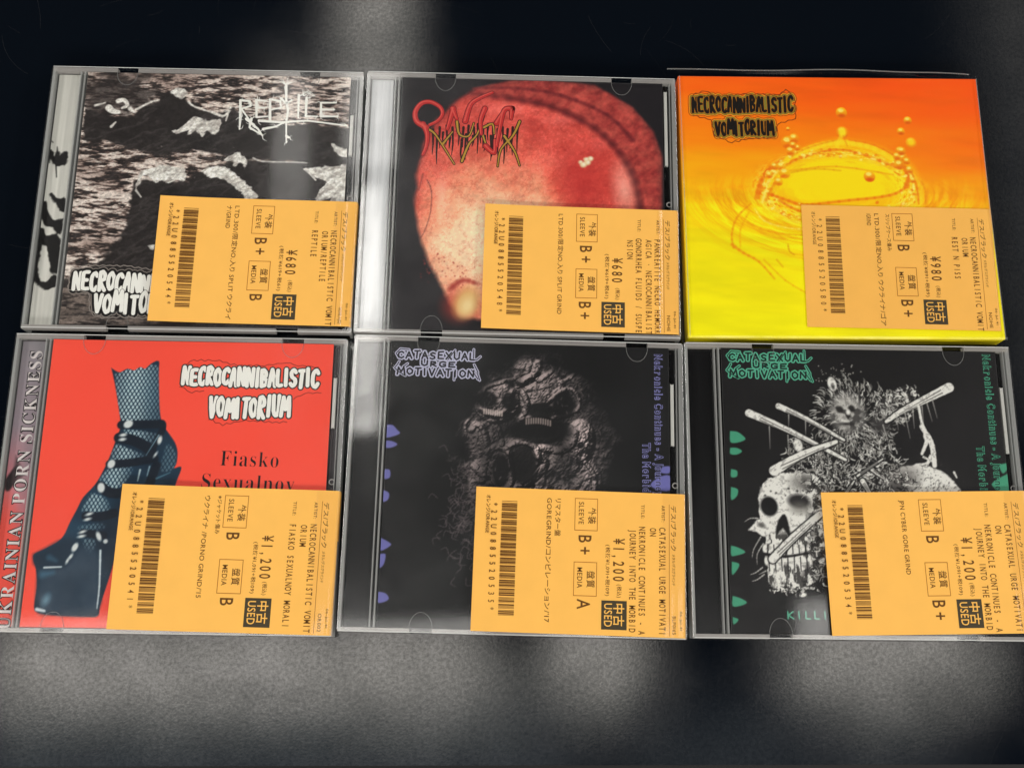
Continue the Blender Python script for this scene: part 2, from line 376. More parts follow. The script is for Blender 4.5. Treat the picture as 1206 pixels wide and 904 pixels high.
# ------------------------------------------------------------------ setting: table and what is below it
def build_table():
    m, nt, p = newmat('black_laminate')
    N, L = nt.nodes, nt.links
    tc = N.new('ShaderNodeTexCoord')
    p.inputs['Base Color'].default_value = (0.0026, 0.0042, 0.0072, 1)
    p.inputs['Specular IOR Level'].default_value = 0.0; p.inputs['Roughness'].default_value = 0.8
    gl = N.new('ShaderNodeBsdfGlossy'); gl.distribution = 'BECKMANN'; gl.inputs['Color'].default_value = (1, .98, .95, 1)
    fr = N.new('ShaderNodeFresnel'); fr.inputs['IOR'].default_value = 1.74
    # mottled sheen of a worn laminate: dull specks and wiped patches
    mt = N.new('ShaderNodeTexNoise'); mt.inputs['Scale'].default_value = 620; mt.inputs['Detail'].default_value = 6; mt.inputs['Roughness'].default_value = .75
    m2 = N.new('ShaderNodeTexNoise'); m2.inputs['Scale'].default_value = 26; m2.inputs['Detail'].default_value = 5
    q1 = N.new('ShaderNodeMapRange'); q1.inputs[1].default_value = .36; q1.inputs[2].default_value = .62; q1.inputs[3].default_value = .62; q1.inputs[4].default_value = 1.12
    q2 = N.new('ShaderNodeMapRange'); q2.inputs[1].default_value = .35; q2.inputs[2].default_value = .65; q2.inputs[3].default_value = .78; q2.inputs[4].default_value = 1.1
    for n_, q_ in ((mt, q1), (m2, q2)): L.new(tc.outputs['Object'], n_.inputs['Vector']); L.new(n_.outputs['Fac'], q_.inputs[0])
    qm = N.new('ShaderNodeMath'); qm.operation = 'MULTIPLY'; L.new(q1.outputs[0], qm.inputs[0]); L.new(q2.outputs[0], qm.inputs[1])
    fm_ = N.new('ShaderNodeMath'); fm_.operation = 'MULTIPLY'; L.new(fr.outputs[0], fm_.inputs[0]); L.new(qm.outputs[0], fm_.inputs[1])
    mx = N.new('ShaderNodeMixShader'); L.new(fm_.outputs[0], mx.inputs[0]); L.new(p.outputs[0], mx.inputs[1]); L.new(gl.outputs[0], mx.inputs[2]); L.new(mx.outputs[0], N['Material Output'].inputs[0])
    big = N.new('ShaderNodeTexNoise'); big.inputs['Scale'].default_value = 9; big.inputs['Detail'].default_value = 6; big.inputs['Roughness'].default_value = 0.65
    rr = N.new('ShaderNodeMapRange'); rr.inputs[1].default_value = 0.3; rr.inputs[2].default_value = 0.7; rr.inputs[3].default_value = 0.12; rr.inputs[4].default_value = 0.18
    L.new(tc.outputs['Object'], big.inputs['Vector']); L.new(big.outputs['Fac'], rr.inputs[0]); # a dried smear dulls the gloss near the front edge; wipe marks vary it elsewhere
    mp = N.new('ShaderNodeMapping'); mp.inputs['Location'].default_value = (0.093 * 45, 0.0165 * 150, 0); mp.inputs['Scale'].default_value = (45, 150, 1)
    ln = N.new('ShaderNodeVectorMath'); ln.operation = 'LENGTH'; L.new(tc.outputs['Object'], mp.inputs['Vector']); L.new(mp.outputs[0], ln.inputs[0])
    wn = N.new('ShaderNodeTexNoise'); wn.inputs['Scale'].default_value = 55; wn.inputs['Detail'].default_value = 4; L.new(tc.outputs['Object'], wn.inputs['Vector'])
    ad = N.new('ShaderNodeMath'); ad.operation = 'MULTIPLY_ADD'; ad.inputs[1].default_value = 2.4; L.new(wn.outputs['Fac'], ad.inputs[0]); L.new(ln.outputs['Value'], ad.inputs[2])
    sm_ = N.new('ShaderNodeMapRange'); sm_.inputs[1].default_value = 1.5; sm_.inputs[2].default_value = 2.3; sm_.inputs[3].default_value = 0.05; sm_.inputs[4].default_value = 0; L.new(ad.outputs[0], sm_.inputs[0])
    sa = N.new('ShaderNodeMath'); L.new(rr.outputs[0], sa.inputs[0]); L.new(sm_.outputs[0], sa.inputs[1]); L.new(sa.outputs[0], gl.inputs['Roughness'])
    gr = N.new('ShaderNodeTexNoise'); gr.inputs['Scale'].default_value = 1150; gr.inputs['Detail'].default_value = 5
    st = N.new('ShaderNodeMapping'); st.inputs['Scale'].default_value = (90, 9, 1); st.inputs['Rotation'].default_value = (0, 0, 0.2)
    n2 = N.new('ShaderNodeTexNoise'); n2.inputs['Scale'].default_value = 6; n2.inputs['Detail'].default_value = 4
    L.new(tc.outputs['Object'], gr.inputs['Vector']); L.new(tc.outputs['Object'], st.inputs['Vector']); L.new(st.outputs[0], n2.inputs['Vector'])
    b1 = N.new('ShaderNodeBump'); b1.inputs['Strength'].default_value = 0.55; b1.inputs['Distance'].default_value = 0.000017
    b2 = N.new('ShaderNodeBump'); b2.inputs['Strength'].default_value = 0.25; b2.inputs['Distance'].default_value = 0.00001
    L.new(gr.outputs['Fac'], b1.inputs['Height']); L.new(n2.outputs['Fac'], b2.inputs['Height']); L.new(b1.outputs[0], b2.inputs['Normal']); L.new(b2.outputs[0], gl.inputs['Normal'])
    t = MB()
    x0, x1, y0, y1, th = -900, 900, -43.6, 760, 28
    prof = [(y0, 0), (y0, -th)]
    v = []
    for x in (x0, x1): v += [(x, y1, 0)] + [(x, y, z) for y, z in prof] + [(x, y1, -th)]
    k = len(prof) + 2; f = [tuple(reversed(range(k))), tuple(range(k, 2 * k))]
    for i in range(k):
        j = (i + 1) % k; f.append((j, j + k, i + k, i))
    t.add(v, f); o = t.build('table', m)
    o['kind'] = 'structure'
    fm = plain('dark_floor', (20, 18, 18), 0.6, 0.3, 0.3, 8)
    g = MB(); g.add([(-4000, -3000, -740), (4000, -3000, -740), (4000, 4000, -740), (-4000, 4000, -740)], [(0, 1, 2, 3)])
    fo = g.build('floor', fm); fo['kind'] = 'structure'
    # fine scratches in the laminate
    rnd = random.Random(5); s = MB()
    for q in range(110):
        x, y = rnd.uniform(-230, 260), rnd.choice([rnd.uniform(-40, 6), rnd.uniform(255, 310), rnd.uniform(-40, 310)])
        a = rnd.uniform(0, 6.28); ln = rnd.uniform(4, 26); cv = rnd.uniform(-.12, .12); pts = []
        for i in range(9):
            pts.append((x, y)); x += math.cos(a) * ln / 8; y += math.sin(a) * ln / 8; a += cv
        r = rnd.uniform(.012, .036)
        for i in range(8):
            (ax, ay), (bx, by) = pts[i], pts[i + 1]; l = math.hypot(bx - ax, by - ay); ox, oy = -(by - ay) / l * r, (bx - ax) / l * r
            s.add([(ax + ox, ay + oy, .02), (ax - ox, ay - oy, .02), (bx - ox, by - oy, .02), (bx + ox, by + oy, .02)], [(0, 1, 2, 3)])
    sm = plain('scratch_grey', (26, 27, 31), 0.6, 0.3)
    so = s.build('scratches', sm, o)
build_table()

# ------------------------------------------------------------------ jewel cases
GROUP = 'used CDs laid out in two rows'
def jewel_case(k, loc, rz, label, top_tabs, bot_tabs, clip, tray_rgb=None):
    t = thing('cd_case', label, 'CD', loc, rz, GROUP)
    tm = M_TRAY if tray_rgb is None else plain('tray_tint', tray_rgb, 0.25, 0.5)
    MB().bevbox(-71, 71, -62.5, 62.5, 0, 1.3, .4).build('base', M_CLEAR, t)
    tr = MB().box(-69.2, 69.0, -60.4, 60.4, 1.35, 6.0)
    for x in (-68.2, -66.9, -59.6, -58.9): tr.box(x - .12, x + .12, -58, 58, 6.0, 6.22)
    tr.box(66.0, 66.35, -60, 60, 6.0, 7.4).build('disc_tray', tm, t)
    MB().box(-70.9, -69.6, -62.3, 62.3, 1.32, 9.15).build('side_wall', M_RIB, t); MB().box(69.7, 70.9, -62.3, 62.3, 1.32, 9.15).build('side_wall', M_RIB, t)
    MB().bevbox(-71, 71, -62.5, 62.5, 9.2, 10.4, .35).build('lid', M_CLEAR, t)
    for y0, y1, tabs in ((60.5, 62.4, top_tabs), (-62.4, -60.6, bot_tabs)):
        rim = MB(); xs = [-70.8]
        for c in tabs: xs += [c - 4.7, c + 4.7]
        xs.append(70.8)
        for i in range(0, len(xs), 2):
            rim.box(xs[i], xs[i + 1], y0, y1, 6.2, 9.17)
        rim.build('lid_rim', M_EDGE, t)
        yo = 62.1 if y0 > 0 else -62.1; MB().tube([(-70.4, yo, 10.36), (70.4, yo, 10.36)], .16, 6).build('lid_glint', M_GLINT, t)  # pale tube painted in as a glint along the lid edge
    for x, wd in ((-70.3, .9), (-58.0, .55), (-56.2, .7), (68.2, .3), (69.4, .5)): MB().box(x - wd / 2, x + wd / 2, -60.5, 60.4, 6.4, 9.17).build('lid_rib', M_RIB, t)
    for y, tabs, sg in ((60.4, top_tabs, -1), (-60.5, bot_tabs, 1)):
        for c in tabs:
            tb = MB(); n = 14; pts = [(c + 4.7 * math.cos(math.pi * i / n), y + sg * 6.4 * math.sin(math.pi * i / n), 9.17) for i in range(n + 1)]
            tb.tube(pts, .14, 6); tb.build('booklet_tab', M_TAB, t)
    if clip:
        y0, y1 = clip; MB().bevbox(65.6, 67.1, y0, y1, 7.0, 8.6, .3, .5).build('tray_clip', plain('frosted_clip', (190, 190, 184), .3, .5), t)
        rg = MB(); rg.tube([(67.2 + 1.1 * math.cos(a * .5236), 0.6 + 1.1 * math.sin(a * .5236), 8.6) for a in range(13)], .25, 6)
        rg.build('hinge_stud', M_EDGE, t)
    return t
def booklet_art(rgb, seed=1): return Art(-55.0, 65.0, -60.3, 60.3, 0.28, rgb, seed)
Z_B = 8.98      # top of a booklet inside its case

def halo(mb, strokes, r, z):
    for s_ in strokes: mb.stroke(s_, r, z)
    return mb
def wavy(pts, amp, step, seed):
    rnd = random.Random(seed); out = []
    for (ax, ay), (bx, by) in zip(pts[:-1], pts[1:]):
        l = math.hypot(bx - ax, by - ay); n = max(1, int(l / step))
        for i in range(n):
            t = i / n; a = amp * (1 if (i % 2) else -1) * rnd.uniform(.3, 1.2)
            out.append((ax + (bx - ax) * t - (by - ay) / l * a, ay + (by - ay) * t + (bx - ax) / l * a))
    out.append(pts[-1]); return out
def gore_logo(parent, p1, w1, h1, rise1, p2, w2, h2, rise2, z, r, ink, layers, line=None, seed=3, gap=.30):
    """two lines of bubbly capitals, each letter lapping its neighbour; layers = [(extra radius, material)] from the outside in,
    the last one the letters' own outline"""
    lt = pen_line('NECROCANNIBALISTIC', p1[0], p1[1], w1, h1, rise1, seed, .07, gap, True) + pen_line('VOMITORIUM', p2[0], p2[1], w2, h2, rise2, seed + 1, .08, gap, True)
    st = [smooth(q_, 2) for q_ in sum(lt, [])]
    zz = z + .008
    for ex, mat in layers[:-1]:
        halo(MB(), st, r + ex, zz).build('logo_outline', mat, parent); zz += .005
    if line:
        lm = MB()
        for pl, rr in line[0]: lm.stroke(wavy(pl, .38, 1.5, seed + len(pl)), rr, zz)
        lm.build('logo_outline', line[1], parent); zz += .005
    ol, im = MB(), MB(); ex, mat = layers[-1]
    for i, L_ in enumerate(lt):
        for q_ in L_: ol.stroke(smooth(q_, 2), r + ex, zz + .003 * i)
        for q_ in L_: im.stroke(smooth(q_, 2), r, zz + .003 * i + .0018)
    ol.build('logo_outline', mat, parent); im.build('band_logo', ink, parent)

# ================================================================== CD 1: black and white split, top left
t1 = jewel_case(1, (-130.64, 197.28, 0), -0.01128, 'CD case with black-and-white ground photo cover and white REPTILE logo', [[(-36.9,61.9)][0][0], [(46.2,61.2)][0][0]], [-30, 43], (41, 22))
a = booklet_art((40, 33, 31), 11)
g1 = a.noise(9, 1.9, 7, 5, 1, .7); g2 = a.noise(5.0, 1.0, -6, 3, 2, .75); g3 = a.noise(26, 14, 0, 3, 3)
g = np.clip((g1 * .55 + g2 * .55 - .40) * 3.8, 0, 1) * np.clip(.55 + 1.0 * g3, 0, 1)
a.C = ramp(g, [(0, (34, 28, 27)), (.35, (92, 76, 70)), (.7, (176, 156, 146)), (1, (226, 214, 204))])
wob = (a.noise(4, 3, 0, 3, 4) - .5) * 3.0
dk = (36, 31, 30)
a.poly([(-54.7,58.1),(-25.6,60.5),(-28.7,52.6),(-18.8,49.4),(-31.6,42.3),(-52.7,38.5)], (40, 34, 33), 2.5, wob * 2, .75)
for cx, cy, rx, ry, an in ((127, 122, 3, 2, 20), (135, 128, 4.5, 2.4, -25), (144, 118, 2.2, 2.6, 0), (150, 122, 2.6, 1.4, 50), (157, 131, 1.6, 2, 30), (120, 126, 2.2, 1.2, 30), (136, 144, 1.2, 1.2, 0), (131, 149, 1.2, .8, 30), (165, 128, 3, .7, 15), (175, 119, 4.5, .8, 8), (181, 114, 3.5, .8, -12)):
    pass
a.poly([(-54.5,41.8),(-35,37.6),(-29.6,42),(-21.6,46.4),(-16.9,49.9),(-11.1,49.2),(-7.6,45),(-0.1,41.8),(7.7,41.1),(12.5,43.7),(16.5,41.3),(26.3,37.7),(39.9,35.9),(68.1,33.5),(68.8,18.5),(54.4,16.9),(35.2,18.6),(23.8,18.4),(9.3,19.7),(-1.2,22.4),(-12.5,21.3),(-20,19.5),(-27.8,21.9),(-37.5,24.6),(-46.1,26.9),(-53.7,27.1)], dk, .5, wob * .5)
a.poly([(-29,6.6),(-23.8,7.9),(-16.2,7.2),(-7.1,7),(-4.3,9.5),(1.4,13.4),(9.6,16),(23.9,18),(39.1,17.4),(68.9,16),(77.6,-61.9),(-18.7,-63.6),(-57.8,-64.3),(-58.1,-42.3),(-46.2,-37),(-36.9,-26.6),(-31.3,-16.1),(-29.9,-7.3)], dk, .7, wob * .8)
fold = (1 - np.abs(2 * a.noise(16, 6, 25, 4, 66, .6) - 1)) ** 6; a.C = a.C + (fold * 26 * (a.C.mean(-1) < 50))[..., None]
a.poly([(-59.4,-43.5),(-12.8,-39.5),(-15,-63.5),(-57.8,-64.3)], lerp((36, 31, 30), (176, 158, 146), np.clip(g * .9, 0, 1)), 2, wob, .7)
wh = lerp((176, 170, 163), (240, 238, 230), np.clip((a.noise(3, 1.6, 30, 4, 9, .7) - .22) * 2.2, 0, 1))
for pts in (
    [(-17,51.2),(-13.7,53),(-9.8,52.2),(-9.2,49.7),(-11.7,47.5),(-14.1,49.1)], [(-14.6,31.7),(-10.9,33.5),(-7.4,37.4),(-4.5,39.1),(-0.5,37.5),(5.2,38.1),(7.2,37.3),(6.8,31.8),(3.9,30.5),(1.5,32.1),(-0.6,29.5),(-3.9,31.6),(-7.9,29.4),(-6.2,32.8),(-10.7,31),(-12.6,30.5)],
    [(-27.9,3.3),(-27.7,9.1),(-26,11.6),(-22,13.3),(-16.9,15),(-12.7,14.3),(-7.7,13.2),(-5.9,10.3),(-7.2,7.4),(-10.6,8.2),(-13.1,6.1),(-17,8),(-19.5,6.3),(-22.8,9.2),(-25.4,9.1),(-26.3,5.8)],
    [(-0,12.5),(5.9,14.7),(12,14),(17.6,10),(23.3,4.4),(26.9,0.3),(21.4,-1.4),(18.5,2.6),(13.2,7.4),(7.8,9),(3.2,10.1)], [(10.2,17.7),(13,20.6),(16.8,21.5),(20,18.3),(19.6,14.1),(17.9,16.6),(15,14.9),(13.3,17.3)], 
    [(57.7,27),(61.6,25),(66.6,23.4),(66,20.5),(61.8,21.2),(59.4,23.3)], [(45.8,14.3),(51.4,15.2),(60.1,16.2),(67.4,14.7),(68.3,-3.3),(57.4,-3.9),(59.7,1),(55.3,-0.7),(52.4,-3.6),(52.9,2.5),(56.3,8.3),(51.7,9.9),(49.3,11.5)], [(0.1,-26.3),(3,-25.1),(2.4,-27.4),(-0.5,-27.9)], [(8.8,42),(11.2,45),(10.7,41.2)], [(-20.1,-23.9),(-17.2,-23.1),(-17.8,-25.4)]):
    a.poly(pts, wh, .3, (a.noise(2.4, 1.8, 20, 3, 64) - .5) * 1.1)
for pts, rr in (([(-50.1,43.6),(-45.7,45)], .6), ([(-43.9,42.5),(-41.8,40.9),(-39.1,40.5)], 1.6), ([(-40,46),(-37.4,46.5),(-35.6,44),(-37.8,42.6)], 1.1), ([(-34.3,42.3),(-32.2,40.6)], 1.0), ([(-31.6,41.9),(-25,45.9),(-21.6,46.8)], .55), ([(-41.8,33.3),(-40.1,35.4)], .7), ([(-8.1,46.3),(-4.8,43.8),(7.8,39.8)], .5), ([(3,41.4),(7.8,39.4),(10,41.1),(9.5,37.3)], .6), ([(23,19.2),(27.7,17.6),(42.9,17.5),(47.5,17.2)], .35), ([(46.9,14.3),(51.7,9)], .6), ([(-27.8,2.5),(-25.3,-0.7)], .5)):
    a.stroke(pts, rr, (232, 228, 220), rr * .5, .3)
for q in range(70):
    x, y = a.rs.uniform(-54, 60), a.rs.uniform(-58, 30); a.stroke([(x, y), (x + a.rs.uniform(-.8, .8), y + .2)], a.rs.uniform(.1, .28), (150, 142, 136), soft=.2, op=a.rs.uniform(.2, .8))
a.C = a.C * (.82 + .36 * a.noise(1.0, .8, 0, 3, 61, .8))[..., None] + 14 * (a.noise(3, 2, 0, 4, 62, .8)[..., None] - .5)
b1 = a.build('booklet', Z_B, t1)
M_GREY = flat('grey_ink', (128, 120, 114))
q = [(-51.4,-43.4),(-15.7,-44.7),(-41.5,-53.6),(-14.4,-55.1)]
nvw = 62
gore_logo(b1, (q[0][0] + .8, q[0][1] - .6), nvw, 7.4, -1.2, (q[2][0] + 1.0, q[2][1] - .4), 38, 8.2, -1.0, Z_B, .82, M_WHITE, [(1.5, M_GREY), (1.1, M_BLACK), (.22, flat('logo_shade_ink', (70, 66, 62)))],
          ([([(-52.7,-44.5),(-52.5,-36.4),(-46.6,-33.1),(-28.2,-33.1),(-15.1,-34.9)], .24), ([(-52.7,-44.5),(-43.8,-45.6),(-42.2,-54),(-36.8,-57),(-25.9,-56.4),(-13.1,-57.4)], .24)], M_GREY))
# REPTILE
rp = MB(); rnd = random.Random(8); z = Z_B + .02
RP = [[(15.9,38.7),(15.3,47.6),(19.5,47.3),(20.1,44.8),(16,43.4),(22.7,34.2)], [(22.6,47.8),(23.2,39.3),(28.1,39.8)], [(22.6,47.8),(27.2,47.5)], [(22.8,44),(26.7,44.1)], [(29.4,37.8),(28.7,48.4),(33.4,47.6),(34,44.2),(29.4,43.3)], [(35.6,55.8),(36.1,48.1),(37.2,43),(36.8,36.7),(37.4,27)], [(33.7,48.9),(36.2,46.4),(38.8,48.2)], [(41.7,50.8),(42,39.7)], [(45.3,49.6),(45.4,40.2),(50.8,40.3)], [(52.3,40.4),(52,47.2),(58.9,47.3)], [(52.2,43.8),(58.3,43.9)], [(52.3,40.4),(60,40.5)], [(24.4,37.6),(34.1,37),(46.3,38.1),(64.1,36)], [(26.6,33.5),(32.3,34.9),(36.7,37.5)], [(37.2,30.3),(38.8,29.5)], [(15.9,38.7),(15.9,33.2)], [(20.9,38.4),(20.4,34.2),(25.6,30.9)], [(18.6,38.4),(24.3,33.4),(26.5,30.1)]]
for st in RP:
    rp.stroke(st, .62, z, .34)
    for pt in st:
        for e in range(2):
            an = rnd.uniform(0, 6.28); l = rnd.uniform(1, 3.2); rp.stroke([pt, (pt[0] + l * .5 * math.cos(an), pt[1] + l * .5 * math.sin(an)), (pt[0] + l * math.cos(an + .5), pt[1] + l * math.sin(an + .5))], .2, z + .003, .05, 4)
for x_ in range(12):
    p = [(35.6,55.8)][0]; an = R(rnd.uniform(20, 160)); l = rnd.uniform(2, 5); rp.stroke([p, (p[0] + l * math.cos(an), p[1] + l * math.sin(an))], .26, z + .003, .05, 4)
    p = [(45.2,50.4)][0]; an = R(rnd.uniform(40, 140)); l = rnd.uniform(2, 4); rp.stroke([(p[0] + rnd.uniform(-4, 4), p[1]), (p[0] + l * math.cos(an), p[1] + l * math.sin(an))], .16, z + .003, .05, 4)
rp.build('band_logo', M_WHITE, b1)
# the white inlay showing through the spine of the tray
s1 = Art(-68.9, -58.9, -60, 60, 0.3, (222, 221, 212), 2)
for pts in ([(-70.2,21.4),(-68.4,22.2),(-66.5,19),(-65.9,24),(-64.3,19.8),(-61.5,21.6),(-61.4,17.4),(-63,14.9),(-65.7,15.3),(-67.9,18.1)], [(-66,0.9),(-62.7,-1.1),(-59.7,-1.4),(-59.5,-7.1),(-62.3,-5.1)], [(-70.5,-5.3),(-68.5,-3.2),(-66,-8.8),(-63,-12),(-59.4,-10.7),(-60.2,-17.5),(-63.5,-14.4),(-67.3,-13.6)], [(-70.8,-15.7),(-67.8,-15.3),(-65.9,-18.8),(-62.3,-18.3),(-59.7,-21.5),(-61.7,-23.9),(-68.5,-22.4)], [(-71.4,-22.9),(-67.8,-21.6),(-67.8,-28.8),(-68.4,-35.9),(-64.1,-41.3),(-60.2,-37.3),(-58.2,-41.1),(-63.9,-43.2),(-69.5,-38.6),(-71.6,-30.8)], [(-65.5,-22.8),(-60.4,-22.3),(-58.9,-35.7),(-61.9,-35),(-63.3,-28.7)]):
    s1.poly(pts, (26, 25, 25), .35, (s1.noise(3, 3, 0, 3, 5) - .5) * 1.2 - .45)
for pts in ([(-70.6,28),(-68,26)], [(-65.8,16.5),(-64.6,9.1)], [(-69.3,20.6),(-68.4,16)]): s1.stroke(pts, .35, (30, 30, 30), .2)
s1.C *= (1 - .10 * s1.noise(1.0, 30, 0, 2, 7)[..., None])
s1.build('spine_inlay', 6.7, t1, .3)

# ================================================================== CD 2: flesh coloured cover, top middle
t2 = jewel_case(2, (12.53, 195.94, 0), -0.01695, 'CD case with round red flesh-like cover and dripping red-yellow logo', [[(-35,62.2)][0][0], [(46.1,62.8)][0][0]], [[(-37.4,-60.4)][0][0], 42], (56, 20))
a = booklet_art((30, 27, 31), 21)
out = [(-30.7,49.4),(-21.2,56.1),(-5.6,59.6),(10,60.9),(25.7,60),(39.4,55.6),(51.1,47.4),(59.9,36.1),(63.2,25.6),(63.5,-3.3),(59.7,-31.5),(33.4,-55.7),(-3.5,-59.6),(-17.6,-56.1),(-25.8,-53.9),(-30.4,-48.6),(-36.3,-37.8),(-41.6,-26.1),(-45.4,-14.2),(-47.4,-2.1),(-47.2,12.3),(-44.7,26.9),(-39.3,39.7)]
d = a.sdf(out) + (a.noise(6, 6, 0, 3, 1) - .5) * 1.2
c0 = [(-13.6,-19.4)][0]; ct = [(10.7,-4.7)][0]
dist = np.hypot((a.X - c0[0]) / 52, (a.Y - c0[1]) / 56)
n1 = a.noise(1.8, 1.8, 0, 3, 2); n2 = a.noise(14, 14, 0, 3, 3); n3 = a.noise(5, 3, 30, 4, 4)
tt = dist + (n2 - .5) * .16 + (n1 - .5) * .05
flesh = ramp(tt, [(0, (253, 230, 196)), (.32, (250, 212, 172)), (.56, (241, 156, 120)), (.8, (226, 100, 80)), (1.15, (204, 70, 64))])
flesh *= (1.0 + .10 * n1 + .08 * (n3 - .5))[..., None]
rim = np.clip((d + 6) / 6, 0, 1) ** 2 * np.clip(.25 + .014 * (a.Y + 30) + .008 * (a.X - 5), .15, 1)
flesh = flesh * (1 - .62 * rim[..., None]) + np.array((70, 14, 20)) * (.62 * rim[..., None])
vein = (1 - np.abs(2 * a.noise(4, 4, 0, 4, 5, .65) - 1)) ** 14; flesh = flesh * (1 - .22 * vein[..., None] * np.array((.4, 1, 1)))
flesh = flesh + 13 * (np.clip((a.noise(.9, .9, 0, 2, 6) - .62) * 5, 0, 1))[..., None]
mot = a.noise(7, 5, 25, 4, 81, .6); flesh = flesh * (1 - (.20 * np.clip((mot - .45) * 2.5, 0, 1) * np.clip(tt * 1.6 - .3, 0, 1))[..., None] * np.array((.5, 1, 1)))
for p_, rx, ry, g_ in zip([(-5.4,45.8),(18,41.3),(46.9,10.6),(-35,2.3),(10.4,20),(35.4,29.1)], (12, 9, 4, 3, 10, 6), (3, 3, 9, 12, 5, 4), (34, 24, 50, 34, 22, 20)): flesh = flesh + (g_ * np.exp(-((a.X - p_[0]) / rx) ** 2 - ((a.Y - p_[1]) / ry) ** 2) * (.5 + mot))[..., None]
a.paint(np.clip(.5 - (d + .6) / 2.4, 0, 1), flesh)
# the fold along the upper right
band = a.sdf([(-22.7,55.6),(-5.6,60),(10,61.3),(33.6,58.9),(51.1,48.2),(60.7,36.1),(64.4,23.6),(63.9,-7.4),(53.3,-2.8),(51.9,10.8),(45.1,24.3),(33.5,36.6),(14.1,46.8),(-5.5,50.5)])
a.paint(np.clip(.5 - band / 1.6, 0, 1) * .75, lerp((136, 40, 42), (196, 84, 74), np.clip(n3 * 1.3, 0, 1)) * (.84 + .26 * n1)[..., None])
a.stroke([(-22.7,53),(-5.5,50.9),(14.1,47.2),(33.5,37.1),(45.1,24.7),(51.9,10.8),(54,-3.6)], .6, (84, 22, 28), 1.3, 1.8, .75)
a.stroke([(-21.2,55.7),(-1.6,56.2),(17.9,53.3),(39.4,44),(50.9,31.6)], .3, (96, 26, 34), .8, .9, .7)
a.ell([(29.7,14.3)][0], 11, 11, (200, 52, 48), 0, 9, .6); a.ell([(27.4,5.6)][0], 6, 10, (190, 44, 44), 20, 6, .4); a.ell([(47.2,6.5)][0], 3.5, 9, (240, 196, 170), 10, 4, .6)
for cx, cy, r_ in ((0, 0, 1.5), (1.9, 1.1, 1.4), (3.2, 3.0, 1.3), (1.2, 2.6, 1.1), (-1.3, 1.2, .9)):
    p = [(28.5,18.9)][0]; a.ell((p[0] + cx, p[1] + cy), r_, r_ * .9, (244, 226, 176), 0, .5); a.ell((p[0] + cx + .3, p[1] + cy + .3), r_ * .4, r_ * .4, (252, 246, 226), 0, .4)
a.ell([(-25.9,-49.3)][0], 7, 7, (176, 50, 40), 0, 3, .6); a.ell([(-22.6,-47.7)][0], 5.2, 7.2, (228, 180, 110), -20, 2, .95); a.ell([(-22.2,-49.2)][0], 3.0, 4.2, (246, 222, 160), -20, 2, .9); a.stroke([(-29.9,-41.6),(-24.4,-37.5),(-18,-38.9)], 1.0, (160, 44, 38), .5, 1, .7)
for q in range(160):
    p = [(-33.1,-33)][0]; x = p[0] + a.rs.normal() * 7; y = p[1] + a.rs.normal() * 4; a.ell((x, y), .35, .35, (170, 52, 44), 0, .25, a.rs.uniform(.2, .7)) if q % 3 == 0 else None
a.stroke([(-41.7,9.6),(-39.6,4.3),(-39.7,-5.9),(-42,-14.9),(-43.7,-18.1)], .25, (90, 40, 40), .12, .3, .6); a.stroke([(-43.7,12.4),(-45.3,4.1)], .3, (80, 30, 36), .12, .3, .5)
b2 = a.build('booklet', Z_B, t2)
M_RED = flat('red_ink', (188, 40, 40)); M_PINK = flat('pink_red_ink', (214, 84, 74)); M_YEL = flat('ochre_ink', (176, 140, 50)); M_DRIP = flat('dark_drip_ink', (44, 18, 16))
z = Z_B + .015; rnd = random.Random(2)
dr = MB()
for q in range(46):
    x = rnd.uniform(504, 612); p = (0, 0)
DR = [(-39.9,34.6),(-36.9,35.6),(-33.8,36.5),(-31.1,35.7),(-28.4,37.5),(-26.1,35.9),(-23.8,36.8),(-21.4,36),(-19.6,37.7),(-17.2,36.1),(-14.9,37.9),(-12.6,36.2),(-10.6,35.4),(-8.3,36.4),(-6,35.6),(-3.7,36.5),(-1.4,38.2),(-37.9,31.3),(-32.1,30.6),(-26.7,29.9),(-21.7,31.8),(-16.3,31.9),(-11.3,30.4),(-4.7,31.4),(-35.3,33.1),(-24.8,32.5),(-18.3,33.5),(-13.6,32),(-7.5,32.1)]
for i, p in enumerate(DR):
    l = rnd.uniform(5, 15); dr.stroke([p, (p[0] + rnd.uniform(-.5, .5), p[1] - l * .6), (p[0] + rnd.uniform(-.4, .4), p[1] - l)], .62, z, .18, 5)
LOGO_Y = [[(-41.5,34.2),(-38.3,31.3),(-29.8,17.7)], [(-26.4,19.1),(-23.5,27.5),(-19.8,32.7),(-16.9,42.1)], [(-29.2,38.7),(-27.9,32.4),(-23.6,31.7),(-21.5,38.1)], [(-16.8,36.1),(-13,37.9),(-12.1,32.9)], [(-0.6,39.5),(-3.6,32.3),(-8.9,25.4),(-10.2,17)], [(-7.5,32.1),(-2.7,24.7),(-0.3,17.7)], [(-18.3,35.2),(-15,25.6)], [(-35.4,27.2),(-31,33.6)]]
for s_ in LOGO_Y: dr.stroke(smooth(s_), .95, z + .004, .6, 6)
dr.build('logo_outline', M_DRIP, b2)
ye = MB()
for s_ in LOGO_Y: ye.stroke(smooth(s_), .5, z + .018, .22, 6)
ye.build('logo_vine', M_YEL, b2)
ro = MB()
